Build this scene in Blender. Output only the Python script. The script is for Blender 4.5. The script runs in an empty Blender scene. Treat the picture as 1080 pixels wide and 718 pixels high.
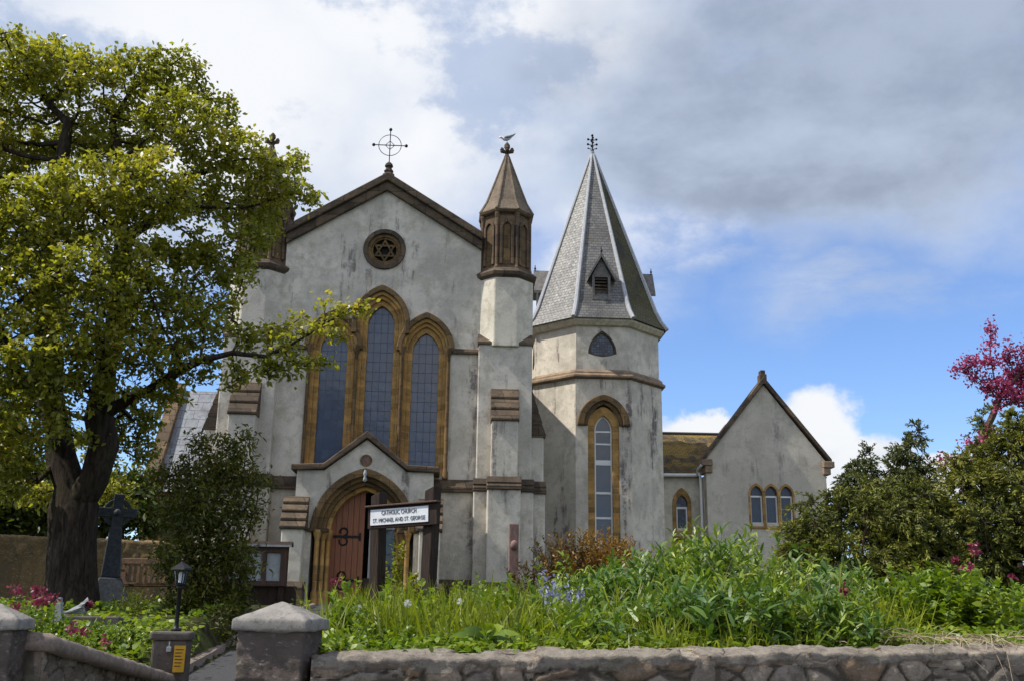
import bpy, bmesh, math, random
import numpy as np
from mathutils import Vector, Matrix, noise
from mathutils.geometry import tessellate_polygon

random.seed(7)
rng = np.random.default_rng(11)
scene = bpy.context.scene
COL = scene.collection
R = math.radians

# ------------------------------------------------------------------ camera
EYE, FOC, PITCH, ROLL = 1.6, 1080.0, R(14.87), R(0.8)
cam_data = bpy.data.cameras.new("camera")
cam_data.sensor_fit = 'HORIZONTAL'
cam_data.sensor_width = 36.0
cam_data.lens = 36.0
cam_data.clip_start = 0.05
cam_data.clip_end = 5000.0
camera = bpy.data.objects.new("camera", cam_data)
COL.objects.link(camera)
CAM_ROT = Matrix.Rotation(math.pi / 2 + PITCH, 4, 'X') @ Matrix.Rotation(ROLL, 4, 'Z')
camera.matrix_world = Matrix.Translation((0, 0, EYE)) @ CAM_ROT
scene.camera = camera

def at(px, py, depth):
    """point of the place seen at photo pixel (px, py) at ground distance depth"""
    d = CAM_ROT.to_3x3() @ Vector(((px - 540) / FOC, -(py - 359) / FOC, -1.0))
    return Vector((0, 0, EYE)) + d * (depth / d.y)

# ------------------------------------------------------------------ light
SUN_EL, SUN_AZ = 52.0, 262.0          # compass degrees clockwise from +Y: sun stands to the left
EXPOSURE = 0.50
sun_data = bpy.data.lights.new("sun", 'SUN')
sun_data.energy = 4.2
sun_data.angle = R(0.55)
sun_data.color = (1.0, 0.94, 0.84)
sun = bpy.data.objects.new("sun", sun_data)
COL.objects.link(sun)
sd = Vector((math.sin(R(SUN_AZ)) * math.cos(R(SUN_EL)), math.cos(R(SUN_AZ)) * math.cos(R(SUN_EL)), math.sin(R(SUN_EL))))
sun.rotation_euler = sd.to_track_quat('Z', 'Y').to_euler()

scene.view_settings.view_transform = 'Standard'
scene.view_settings.look = 'None'
scene.view_settings.gamma = 1.0
scene.view_settings.use_curve_mapping = False
scene.view_settings.exposure = EXPOSURE

# ------------------------------------------------------------------ sky with clouds
def make_world():
    w = bpy.data.worlds.new("World")
    scene.world = w
    w.use_nodes = True
    nt = w.node_tree
    N, L = nt.nodes, nt.links
    N.clear()
    out = N.new('ShaderNodeOutputWorld')
    bg = N.new('ShaderNodeBackground')
    STR = 0.1
    bg.inputs['Strength'].default_value = STR
    L.new(bg.outputs[0], out.inputs['Surface'])
    sky = N.new('ShaderNodeTexSky')
    sky.sky_type = 'NISHITA'
    sky.sun_disc = False
    sky.sun_elevation = R(SUN_EL)
    sky.sun_rotation = R(SUN_AZ)
    sky.air_density = 1.0
    sky.dust_density = 0.1
    sky.ozone_density = 3.5

    def put(sock, v):
        if hasattr(v, 'is_output'):
            L.new(v, sock)
        elif v is not None:
            sock.default_value = v
    def m(op, a, b=None, c=None, clamp=False):
        n = N.new('ShaderNodeMath'); n.operation = op; n.use_clamp = clamp
        put(n.inputs[0], a)
        if b is not None: put(n.inputs[1], b)
        if c is not None: put(n.inputs[2], c)
        return n.outputs[0]
    def smooth(v, a, b, lo=0.0, hi=1.0):
        n = N.new('ShaderNodeMapRange'); n.interpolation_type = 'SMOOTHSTEP'
        put(n.inputs['Value'], v)
        n.inputs['From Min'].default_value = a; n.inputs['From Max'].default_value = b
        n.inputs['To Min'].default_value = lo; n.inputs['To Max'].default_value = hi
        return n.outputs[0]
    def mixc(f, a, b):
        n = N.new('ShaderNodeMix'); n.data_type = 'RGBA'
        put(n.inputs[0], f)
        for s, v in ((n.inputs[6], a), (n.inputs[7], b)):
            if hasattr(v, 'is_output'): L.new(v, s)
            else: s.default_value = (*v, 1)
        return n.outputs[2]
    tc = N.new('ShaderNodeTexCoord')
    def nz(scale, detail, rough, stretch=(1, 1, 1.6), off=(0, 0, 0)):
        mp = N.new('ShaderNodeMapping')
        mp.inputs['Scale'].default_value = stretch; mp.inputs['Location'].default_value = off
        L.new(tc.outputs['Generated'], mp.inputs['Vector'])
        n = N.new('ShaderNodeTexNoise')
        n.inputs['Scale'].default_value = scale; n.inputs['Detail'].default_value = detail
        n.inputs['Roughness'].default_value = rough
        L.new(mp.outputs[0], n.inputs['Vector'])
        return n
    sep = N.new('ShaderNodeSeparateXYZ'); L.new(tc.outputs['Generated'], sep.inputs[0])
    x, y, z = sep.outputs
    az0 = m('MULTIPLY', m('ARCTAN2', x, y), 57.2958)
    el0 = m('MULTIPLY', m('ARCSINE', z), 57.2958)
    # turbulent offsets (degrees) so that every cloud edge is torn
    big = nz(2.6, 4, 0.55); sb = N.new('ShaderNodeSeparateColor'); L.new(big.outputs['Color'], sb.inputs[0])
    fine = nz(9.0, 7, 0.6, (1, 1, 1.2), (3, 1, 2)); sf = N.new('ShaderNodeSeparateColor'); L.new(fine.outputs['Color'], sf.inputs[0])
    def warp(amt_b, amt_f):
        a = m('ADD', az0, m('MULTIPLY', m('SUBTRACT', sb.outputs[0], 0.5), amt_b))
        a = m('ADD', a, m('MULTIPLY', m('SUBTRACT', sf.outputs[0], 0.5), amt_f))
        e = m('ADD', el0, m('MULTIPLY', m('SUBTRACT', sb.outputs[1], 0.5), amt_b * 0.6))
        e = m('ADD', e, m('MULTIPLY', m('SUBTRACT', sf.outputs[1], 0.5), amt_f * 0.8))
        return a, e
    A1, E1 = warp(22, 7)
    A2, E2 = warp(3, 7)
    def pix(px, py):
        d = (at(px, py, 100.0) - Vector((0, 0, EYE))).normalized()
        return math.degrees(math.atan2(d.x, d.y)), math.degrees(math.asin(d.z))
    def blob(px, py, rx, ry, inner, outer, crisp=False):
        a, e = pix(px, py)
        A, E = (A2, E2) if crisp else (A1, E1)
        dx = m('DIVIDE', m('SUBTRACT', A, a), rx); dy = m('DIVIDE', m('SUBTRACT', E, e), ry)
        d = m('SQRT', m('ADD', m('MULTIPLY', dx, dx), m('MULTIPLY', dy, dy)))
        return smooth(d, inner, outer, 1.0, 0.0)
    def mx(*v):
        r = v[0]
        for q in v[1:]: r = m('MAXIMUM', r, q)
        return r
    BLOBS = []
    soft = nz(3.4, 6, 0.58, (1, 1, 2.0), (5, 2, 0)).outputs['Fac']
    puffs = nz(6.0, 8, 0.62, (1, 1, 1.5), (1, 7, 3)).outputs['Fac']
    wisp = nz(4.5, 8, 0.66, (1, 1, 3.2), (2, 9, 4)).outputs['Fac']
    # --- high sheet of cloud: white on the left, the grey bank on the right
    sheet = mx(blob(120, 20, 26, 15, 0.55, 1.15), blob(420, 90, 17, 12, 0.5, 1.2), blob(640, 60, 16, 13, 0.5, 1.15),
               blob(880, 60, 20, 12, 0.62, 1.08), blob(860, -260, 40, 16, 0.6, 1.2), blob(200, -300, 40, 18, 0.6, 1.2))
    bank = mx(blob(870, 130, 16.5, 6.4, 0.55, 1.05), blob(720, 60, 9, 6, 0.1, 1.2), blob(1000, -60, 22, 11, 0.4, 1.15))
    thin = mx(blob(740, 260, 9, 2.6, 0.1, 1.3), blob(900, 320, 7, 3.4, 0.0, 1.4), blob(560, 270, 10, 7, 0.2, 1.3))
    thin = m('MULTIPLY', thin, smooth(wisp, 0.38, 0.66, 0.08, 0.9))
    # --- low cumulus above the side wing and above its link roof
    cum = mx(blob(868, 465, 3.6, 3.0, 0.62, 0.95, True), blob(912, 482, 3.4, 2.0, 0.6, 0.95, True), blob(735, 462, 4.4, 1.5, 0.55, 0.95, True),
             blob(820, 470, 3.5, 1.6, 0.5, 1.0, True), blob(1000, 505, 5.0, 1.3, 0.5, 1.0, True), blob(590, 300, 2.5, 2.0, 0.3, 1.2, True))
    # --- scattered cloud over the rest of the sky (sides and behind)
    behind = smooth(y, 0.55, 0.2)
    other = m('MULTIPLY', m('MULTIPLY', smooth(soft, 0.47, 0.58), behind), smooth(el0, 2, 12))
    cover = mx(m('MULTIPLY', sheet, smooth(soft, 0.25, 0.45, 0.72, 1.0)), bank, thin, other)
    cover = m('MINIMUM', cover, 1.0)
    # --- colours (divided by the background strength)
    K = 1.0 / STR / 2 ** EXPOSURE
    def c(r, g, b, k=1.0): return (r * K * k, g * K * k, b * K * k)
    white = c(0.93, 0.95, 0.99); pale = c(0.46, 0.56, 0.76); grey = c(0.42, 0.495, 0.635); dark = c(0.32, 0.385, 0.51)
    bright = mx(blob(230, 90, 15, 10, 0.3, 1.2), blob(400, 10, 13, 7, 0.3, 1.2), blob(590, 330, 6, 6, 0.2, 1.3), blob(590, 20, 9, 5, 0.1, 1.3), blob(480, 150, 7, 6, 0.1, 1.3), blob(680, 250, 6, 2.5, 0.1, 1.3))
    body = mixc(m('MULTIPLY', bright, smooth(puffs, 0.40, 0.52, 0.15, 1.0), clamp=True), mixc(smooth(puffs, 0.35, 0.65), pale, c(0.60, 0.69, 0.85)), white)
    gcol = mixc(smooth(puffs, 0.34, 0.66), dark, grey)
    gcol = mixc(m('MULTIPLY', blob(850, 215, 12, 3.0, 0.1, 1.3), 0.55), gcol, c(0.255, 0.30, 0.39))
    gcol = mixc(smooth(soft, 0.44, 0.66), gcol, c(0.50, 0.585, 0.735))
    body = mixc(behind, body, c(1.45, 1.40, 1.28))  # unseen clouds behind made extra bright to lift the shaded church front
    sheet_c = mixc(m('MULTIPLY', bank, 0.93), body, gcol)
    cum_c = mixc(smooth(puffs, 0.3, 0.6), c(0.66, 0.72, 0.82), c(0.93, 0.95, 0.98))
    tint = N.new('ShaderNodeMix'); tint.data_type = 'RGBA'; tint.blend_type = 'MULTIPLY'
    tint.inputs[0].default_value = 1.0
    L.new(sky.outputs[0], tint.inputs[6]); tint.inputs[7].default_value = (1.02, 1.12, 1.34, 1)
    col = mixc(cover, tint.outputs[2], sheet_c)
    col = mixc(cum, col, cum_c)
    L.new(col, bg.inputs['Color'])
make_world()

# ------------------------------------------------------------------ object helpers
def tag(o, label=None, cat=None, group=None, kind=None):
    if label: o['label'] = label
    if cat: o['category'] = cat
    if group: o['group'] = group
    if kind: o['kind'] = kind
    return o

def thing(name, label, cat, loc=(0, 0, 0), rz=0.0, group=None):
    o = bpy.data.objects.new(name, None)
    o.empty_display_size = 0.3
    COL.objects.link(o)
    o.location = loc
    o.rotation_euler = (0, 0, rz)
    return tag(o, label, cat, group)

def copy_tree(o, parent=None):
    c = o.copy()
    COL.objects.link(c)
    if parent is not None: c.parent = parent
    for ch in list(o.children): copy_tree(ch, c)
    return c

def link_mesh(name, me, mat, parent=None, smooth=False):
    if mat is not None and not me.materials: me.materials.append(mat)
    if smooth: me.polygons.foreach_set('use_smooth', [True] * len(me.polygons))
    o = bpy.data.objects.new(name, me)
    COL.objects.link(o)
    if parent is not None: o.parent = parent
    return o

def arch(h, a, n=10):
    """pointed arch of half width h and rise a, from (-h,0) over (0,a) to (h,0)"""
    r = (h * h + a * a) / (2 * h)
    cx = h - r                      # centre of the right-hand arc
    t1 = math.atan2(a, -cx)
    right = [(cx + r * math.cos(t1 * k / n), r * math.sin(t1 * k / n)) for k in range(n + 1)]
    left = [(-px, pz) for px, pz in right]
    return left + right[::-1][1:]

def arch_loop(cu, h, a, z0, zs, n=10):
    """closed outline of an arched opening (bottom z0, springing zs)"""
    return [(cu - h, z0)] + [(cu + px, zs + pz) for px, pz in arch(h, a, n)] + [(cu + h, z0)]

def circle(cu, cz, r, n=28):
    return [(cu + r * math.cos(2 * math.pi * k / n), cz + r * math.sin(2 * math.pi * k / n)) for k in range(n)]

def ngon(r, n=8, ph=math.pi / 8, cx=0.0, cy=0.0):
    return [(cx + r * math.cos(ph + 2 * math.pi * k / n), cy + r * math.sin(ph + 2 * math.pi * k / n)) for k in range(n)]

class MB:
    """mesh builder; u = along the wall, d = depth (towards +y), z = up"""
    def __init__(s, mat=None):
        s.v, s.f, s.uv = [], [], {}
        s.m = mat or Matrix.Identity(4)
    def add(s, verts, faces):
        b = len(s.v)
        s.v += [tuple(s.m @ Vector(p)) for p in verts]
        s.f += [tuple(b + i for i in f) for f in faces]
        return s
    def uvface(s, verts, uvs):
        b = len(s.v)
        s.v += [tuple(s.m @ Vector(p)) for p in verts]
        s.uv[len(s.f)] = uvs
        s.f.append(tuple(range(b, b + len(verts))))
        return s
    def box(s, x0, x1, y0, y1, z0, z1):
        v = [(x, y, z) for z in (z0, z1) for y in (y0, y1) for x in (x0, x1)]
        return s.add(v, [(0, 2, 3, 1), (4, 5, 7, 6), (0, 1, 5, 4), (1, 3, 7, 5), (3, 2, 6, 7), (2, 0, 4, 6)])
    def prism(s, poly, d0, d1):
        """outline in (u, z) pulled from depth d0 to d1"""
        n = len(poly)
        v = [(u, d0, z) for u, z in poly] + [(u, d1, z) for u, z in poly]
        f = [tuple(range(n))[::-1], tuple(range(n, 2 * n))]
        f += [(k, (k + 1) % n, n + (k + 1) % n, n + k) for k in range(n)]
        return s.add(v, f)
    def side(s, poly, x0, x1):
        """outline in (d, z) pulled from u = x0 to x1"""
        n = len(poly)
        v = [(x0, d, z) for d, z in poly] + [(x1, d, z) for d, z in poly]
        f = [tuple(range(n)), tuple(range(n, 2 * n))[::-1]]
        f += [(k, n + k, n + (k + 1) % n, (k + 1) % n) for k in range(n)]
        return s.add(v, f)
    def plan(s, poly, z0, z1, poly2=None):
        """outline in (u, d) raised from z0 to z1 (poly2 = outline at the top)"""
        n = len(poly); poly2 = poly2 or poly
        v = [(x, y, z0) for x, y in poly] + [(x, y, z1) for x, y in poly2]
        f = [tuple(range(n))[::-1], tuple(range(n, 2 * n))]
        f += [(k, (k + 1) % n, n + (k + 1) % n, n + k) for k in range(n)]
        return s.add(v, f)
    def ring(s, outer, inner, d0, d1, closed=False):
        n = len(outer)
        v = [(u, d0, z) for u, z in outer] + [(u, d0, z) for u, z in inner] + [(u, d1, z) for u, z in outer] + [(u, d1, z) for u, z in inner]
        f = []
        for k in range(n if closed else n - 1):
            j = (k + 1) % n
            f += [(k, n + k, n + j, j), (2 * n + k, 2 * n + j, 3 * n + j, 3 * n + k), (k, j, 2 * n + j, 2 * n + k), (n + k, 3 * n + k, 3 * n + j, n + j)]
        if not closed:
            f += [(0, 2 * n, 3 * n, n), (n - 1, 2 * n - 1, 4 * n - 1, 3 * n - 1)]
        return s.add(v, f)
    def archring(s, cu, ho, ao, hi, ai, z0, zs, d0, d1, zi=None, n=12):
        """arched surround with legs down to z0"""
        o = arch_loop(cu, ho, ao, z0, zs, n); i = arch_loop(cu, hi, ai, z0, zi if zi is not None else zs, n)
        return s.ring(o, i, d0, d1)
    def holes(s, outer, holes, d0, d1):
        """a wall with openings right through it"""
        loops = [outer] + holes
        flat = [p for lp in loops for p in lp]
        tris = tessellate_polygon([[Vector((u, z, 0)) for u, z in lp] for lp in loops])
        n = len(flat)
        v = [(u, d0, z) for u, z in flat] + [(u, d1, z) for u, z in flat]
        f = [tuple(t) for t in tris] + [tuple(n + i for i in t[::-1]) for t in tris]
        b = 0
        for lp in loops:
            k = len(lp)
            f += [(b + i, b + (i + 1) % k, n + b + (i + 1) % k, n + b + i) for i in range(k)]
            b += k
        return s.add(v, f)
    def tube(s, pts, rad, sides=8, cap=True):
        pts = [Vector(p) for p in pts]
        if not hasattr(rad, '__len__'): rad = [rad] * len(pts)
        v, f = [], []
        up = None
        for k, p in enumerate(pts):
            t = (pts[min(k + 1, len(pts) - 1)] - pts[max(k - 1, 0)]).normalized()
            if up is None:
                up = t.orthogonal().normalized()
            up = (up - t * up.dot(t)).normalized()
            w = t.cross(up)
            for q in range(sides):
                a = 2 * math.pi * q / sides
                v.append(p + (up * math.cos(a) + w * math.sin(a)) * rad[k])
        for k in range(len(pts) - 1):
            for q in range(sides):
                r = (q + 1) % sides
                f.append((k * sides + q, k * sides + r, (k + 1) * sides + r, (k + 1) * sides + q))
        if cap:
            f += [tuple(range(sides))[::-1], tuple((len(pts) - 1) * sides + q for q in range(sides))]
        return s.add(v, f)
    def lathe(s, prof, cx=0, cy=0, sides=12, ph=0.0):
        """profile of (radius, z)"""
        v, f = [], []
        for r, z in prof:
            for q in range(sides):
                a = ph + 2 * math.pi * q / sides
                v.append((cx + r * math.cos(a), cy + r * math.sin(a), z))
        for k in range(len(prof) - 1):
            for q in range(sides):
                r = (q + 1) % sides
                f.append((k * sides + q, k * sides + r, (k + 1) * sides + r, (k + 1) * sides + q))
        f += [tuple(range(sides))[::-1], tuple((len(prof) - 1) * sides + q for q in range(sides))]
        return s.add(v, f)
    def ball(s, c, r, seg=10, rings=6, sz=1.0):
        prof = [(max(r * math.sin(math.pi * k / rings), 1e-4), c[2] - r * sz * math.cos(math.pi * k / rings)) for k in range(rings + 1)]
        return s.lathe(prof, c[0], c[1], seg)
    def build(s, name, mat, parent=None, smooth=False, bevel=0.0):
        me = bpy.data.meshes.new(name)
        me.from_pydata(s.v, [], s.f)
        if s.uv:
            ul = me.uv_layers.new(name='UVMap')
            for fi, uvs in s.uv.items():
                ls = me.polygons[fi].loop_start
                for k, q in enumerate(uvs): ul.data[ls + k].uv = q
        bm = bmesh.new(); bm.from_mesh(me)
        bmesh.ops.recalc_face_normals(bm, faces=bm.faces)
        bm.to_mesh(me); bm.free()
        me.update()
        o = link_mesh(name, me, mat, parent, smooth)
        if bevel:
            b = o.modifiers.new('bevel', 'BEVEL'); b.width = bevel; b.segments = 2; b.limit_method = 'ANGLE'; b.angle_limit = R(35)
        if smooth and not bevel:
            try: me.set_sharp_from_angle(angle=R(50))
            except Exception: pass
        return o

# ------------------------------------------------------------------ foliage helpers (numpy)
def norm(a): return a / np.maximum(np.linalg.norm(a, axis=-1, keepdims=True), 1e-9)
def rand_dirs(n): return norm(rng.normal(size=(n, 3)))

def blades(P, D, L, W, droop=0.0, prof=(0.3, 1.0, 0.05), side=None):
    """one flat curved blade per row: base P, direction D, length L, width W; returns verts, quads"""
    P = np.asarray(P, float); D = norm(np.asarray(D, float)); n = len(P); k = len(prof)
    L = np.broadcast_to(np.asarray(L, float), (n,)); W = np.broadcast_to(np.asarray(W, float), (n,))
    droop = np.broadcast_to(np.asarray(droop, float), (n,))
    if side is None: side = rand_dirs(n)
    S = norm(np.cross(D, side))
    V = np.zeros((n, k, 2, 3))
    for i, w in enumerate(prof):
        t = i / (k - 1)
        c = P + D * (L * t)[:, None]
        c = c + np.array([0, 0, -1.0]) * (droop * L * t * t)[:, None]
        V[:, i, 0] = c - S * (W * w * 0.5)[:, None]
        V[:, i, 1] = c + S * (W * w * 0.5)[:, None]
    idx = np.arange(n * k * 2).reshape(n, k, 2)
    Q = np.stack([idx[:, :-1, 0], idx[:, :-1, 1], idx[:, 1:, 1], idx[:, 1:, 0]], axis=-1)
    return V.reshape(-1, 3), Q.reshape(-1, 4), np.full(n, k - 1)

class Leaves:
    def __init__(s): s.V, s.Q, s.r, s.n = [], [], [], 0
    def add(s, *a, rnd=None, **kw):
        V, Q, per = blades(*a, **kw)
        s.V.append(V); s.Q.append(Q + s.n); s.n += len(V)
        r = rng.random(len(per)) if rnd is None else np.asarray(rnd, float)
        s.r.append(np.repeat(r, per))
        return s
    def build(s, name, mat, parent=None, origin=(0, 0, 0)):
        V = np.concatenate(s.V) - np.array(origin); Q = np.concatenate(s.Q); r = np.concatenate(s.r)
        me = bpy.data.meshes.new(name)
        me.vertices.add(len(V)); me.vertices.foreach_set('co', V.astype(np.float32).ravel())
        me.loops.add(len(Q) * 4); me.loops.foreach_set('vertex_index', Q.astype(np.int32).ravel())
        me.polygons.add(len(Q)); me.polygons.foreach_set('loop_start', np.arange(0, len(Q) * 4, 4, dtype=np.int32))
        try: me.polygons.foreach_set('loop_total', np.full(len(Q), 4, dtype=np.int32))
        except Exception: pass
        at_ = me.attributes.new('rnd', 'FLOAT', 'FACE'); at_.data.foreach_set('value', r.astype(np.float32))
        me.update(); me.validate()
        return link_mesh(name, me, mat, parent)

def colonize(seed, parents, attract, step=0.22, infl=1.6, kill=0.35, iters=160):
    """grow a branching skeleton from seed nodes towards attraction points"""
    pos = [np.array(p, float) for p in seed]; par = list(parents)
    A = np.asarray(attract, float)
    near = np.full(len(A), -1); dist = np.full(len(A), 1e9)
    alive = np.ones(len(A), bool)
    def update(lo):
        Pn = np.array(pos[lo:])
        d = np.linalg.norm(A[:, None] - Pn[None], axis=2)
        j = d.argmin(1); dm = d[np.arange(len(A)), j]
        b = dm < dist
        dist[b] = dm[b]; near[b] = j[b] + lo
    update(0)
    for it in range(iters):
        alive &= dist > kill
        rad = infl if it > 3 else 1e9
        act = alive & (dist < rad)
        if not act.any():
            if not alive.any(): break
            act = alive & (dist <= dist[alive].min() + 0.3)
        lo = len(pos)
        order = {}
        for i in np.nonzero(act)[0]: order.setdefault(near[i], []).append(i)
        for nd, ids in order.items():
            v = norm(A[ids] - pos[nd]).sum(0) + rng.normal(size=3) * 0.15
            ln = np.linalg.norm(v)
            if ln < 1e-6: continue
            pos.append(pos[nd] + v / ln * step); par.append(nd)
        if len(pos) == lo: break
        update(lo)
        if len(pos) > 22000: break
    return np.array(pos), par

def branch_mesh(pos, par, root_r, tip_r=0.006, power=0.56, extra=None):
    n = len(pos)
    kids = [[] for _ in range(n)]
    for i, p in enumerate(par):
        if p >= 0: kids[p].append(i)
    cnt = np.zeros(n)
    for i in range(n - 1, -1, -1):
        cnt[i] = max(cnt[i], 1.0)
        if par[i] >= 0: cnt[par[i]] += cnt[i] if kids[i] else 1.0
    rad = tip_r * 0.8 + (root_r - tip_r) * (cnt / cnt[0]) ** power
    mb = MB()
    starts = [(0, None)]
    while starts:
        i, prev = starts.pop()
        pts, rr = ([], []) if prev is None else ([pos[prev]], [min(rad[prev], rad[i] * 1.15)])
        while True:
            pts.append(pos[i]); rr.append(rad[i])
            if not kids[i]: break
            ks = sorted(kids[i], key=lambda k: -rad[k])
            for k in ks[1:]: starts.append((k, i))
            i = ks[0]
        if len(pts) > 1:
            if extra: rr = extra(pts, rr)
            mb.tube(pts, rr, sides=40 if rr[0] > 0.15 else 14 if rr[0] > 0.10 else (7 if rr[0] > 0.03 else 4), cap=False)
    tips = np.array([i for i in range(n) if cnt[i] <= 4])
    dirs = np.array([pos[i] - pos[par[i]] if par[i] >= 0 else (0, 0, 1) for i in range(n)])
    return mb, tips, norm(dirs), rad

def clump_points(clumps, per_r, depth, zfloor=None):
    """random points in ellipsoid clumps given as (px, py, radius px, depth offset m)"""
    out = []
    for c in clumps:
        px, py, rp, do = c[:4]
        ctr = np.array(at(px, py, depth + do)); r = rp * depth / FOC
        k = max(4, int(per_r * r ** 2.2))
        d = rand_dirs(k) * (rng.random(k) ** (1 / 2.2))[:, None] * r
        d[:, 2] *= 0.85
        out.append(ctr + d)
    return np.concatenate(out)

# ------------------------------------------------------------------ materials
def new_mat(name):
    m = bpy.data.materials.new(name); m.use_nodes = True
    nt = m.node_tree; nt.nodes.clear()
    out = nt.nodes.new('ShaderNodeOutputMaterial')
    return m, nt, out

class NT:
    """small node helper"""
    def __init__(s, name):
        s.mat, s.nt, s.out = new_mat(name)
        s.tc = s.nt.nodes.new('ShaderNodeTexCoord')
    def n(s, t, **kw):
        x = s.nt.nodes.new(t)
        for k, v in kw.items(): setattr(x, k, v)
        return x
    def put(s, sock, v):
        if hasattr(v, 'is_output'): s.nt.links.new(v, sock)
        elif isinstance(v, (tuple, list)) and len(v) == 3 and sock.type == 'RGBA': sock.default_value = (*v, 1)
        else: sock.default_value = v
    def mapped(s, scale=(1, 1, 1), src='Object', loc=(0, 0, 0)):
        mp = s.n('ShaderNodeMapping'); mp.inputs['Scale'].default_value = scale; mp.inputs['Location'].default_value = loc
        s.nt.links.new(s.tc.outputs[src], mp.inputs['Vector'])
        return mp.outputs[0]
    def noise(s, scale, detail=5, rough=0.6, stretch=(1, 1, 1), src='Object', loc=(0, 0, 0), out='Fac', dist=0.0):
        x = s.n('ShaderNodeTexNoise'); x.inputs['Scale'].default_value = scale; x.inputs['Detail'].default_value = detail
        x.inputs['Roughness'].default_value = rough; x.inputs['Distortion'].default_value = dist
        s.nt.links.new(s.mapped(stretch, src, loc), x.inputs['Vector'])
        return x.outputs[out]
    def ramp(s, v, a, b, lo=0.0, hi=1.0):
        x = s.n('ShaderNodeMapRange'); x.interpolation_type = 'SMOOTHSTEP'
        s.put(x.inputs['Value'], v)
        for k, q in (('From Min', a), ('From Max', b), ('To Min', lo), ('To Max', hi)): x.inputs[k].default_value = q
        return x.outputs[0]
    def mix(s, f, a, b, blend='MIX'):
        x = s.n('ShaderNodeMix', data_type='RGBA', blend_type=blend)
        s.put(x.inputs[0], f); s.put(x.inputs[6], a); s.put(x.inputs[7], b)
        return x.outputs[2]
    def math(s, op, a, b=0.0, clamp=False):
        x = s.n('ShaderNodeMath', operation=op, use_clamp=clamp); s.put(x.inputs[0], a); s.put(x.inputs[1], b)
        return x.outputs[0]
    def bump(s, h, strength=0.5, dist=0.02, normal=None):
        x = s.n('ShaderNodeBump'); x.inputs['Strength'].default_value = strength; x.inputs['Distance'].default_value = dist
        s.put(x.inputs['Height'], h)
        if normal is not None: s.put(x.inputs['Normal'], normal)
        return x.outputs[0]
    def bsdf(s, color, rough=0.85, normal=None, metal=0.0, spec=0.3):
        x = s.n('ShaderNodeBsdfPrincipled')
        s.put(x.inputs['Base Color'], color); s.put(x.inputs['Roughness'], rough); s.put(x.inputs['Metallic'], metal)
        x.inputs['Specular IOR Level'].default_value = spec
        if normal is not None: s.put(x.inputs['Normal'], normal)
        s.nt.links.new(x.outputs[0], s.out.inputs['Surface'])
        return x
    def xyz(s, src='Object'):
        x = s.n('ShaderNodeSeparateXYZ'); s.nt.links.new(s.tc.outputs[src], x.inputs[0]); return x.outputs

def render_wall(name, a, b, stain, stain_amt=1.0, warm=(0.42, 0.38, 0.30)):
    """old lime render: blotches, vertical algae streaks, cream patches"""
    k = NT(name)
    big = k.noise(0.55, 6, 0.62)
    mid = k.noise(2.7, 8, 0.7, loc=(4, 1, 2))
    streak = k.noise(1.5, 6, 0.68, (1.25, 1.25, 0.17), loc=(2, 0, 0))
    fine = k.noise(26, 6, 0.7)
    col = k.mix(k.ramp(big, 0.40, 0.60), a, b)
    col = k.mix(k.ramp(mid, 0.46, 0.66, 0, 0.75), col, warm)
    col = k.mix(k.ramp(k.noise(1.25, 9, 0.72, (1, 1, 0.8), loc=(6, 2, 8)), 0.47, 0.62, 0, 0.6), col, tuple(c * 0.72 for c in b))
    col = k.mix(k.math('MULTIPLY', k.ramp(streak, 0.545, 0.65), k.ramp(mid, 0.40, 0.56, 0.08, 0.9 * stain_amt)), col, stain)
    col = k.mix(k.ramp(k.noise(5.5, 8, 0.75, (1, 1, 0.6), loc=(9, 3, 1)), 0.58, 0.74, 0, 0.55), col, tuple(c * 0.55 for c in b))
    col = k.mix(0.22, col, k.mix(k.ramp(fine, 0.3, 0.7), (0.02, 0.02, 0.02), (0.75, 0.75, 0.72)), 'SOFT_LIGHT')
    k.bsdf(col, 0.93, k.bump(k.math('ADD', k.math('MULTIPLY', mid, 0.8), k.math('MULTIPLY', fine, 0.5)), 0.7, 0.03), spec=0.15)
    return k.mat

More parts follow.
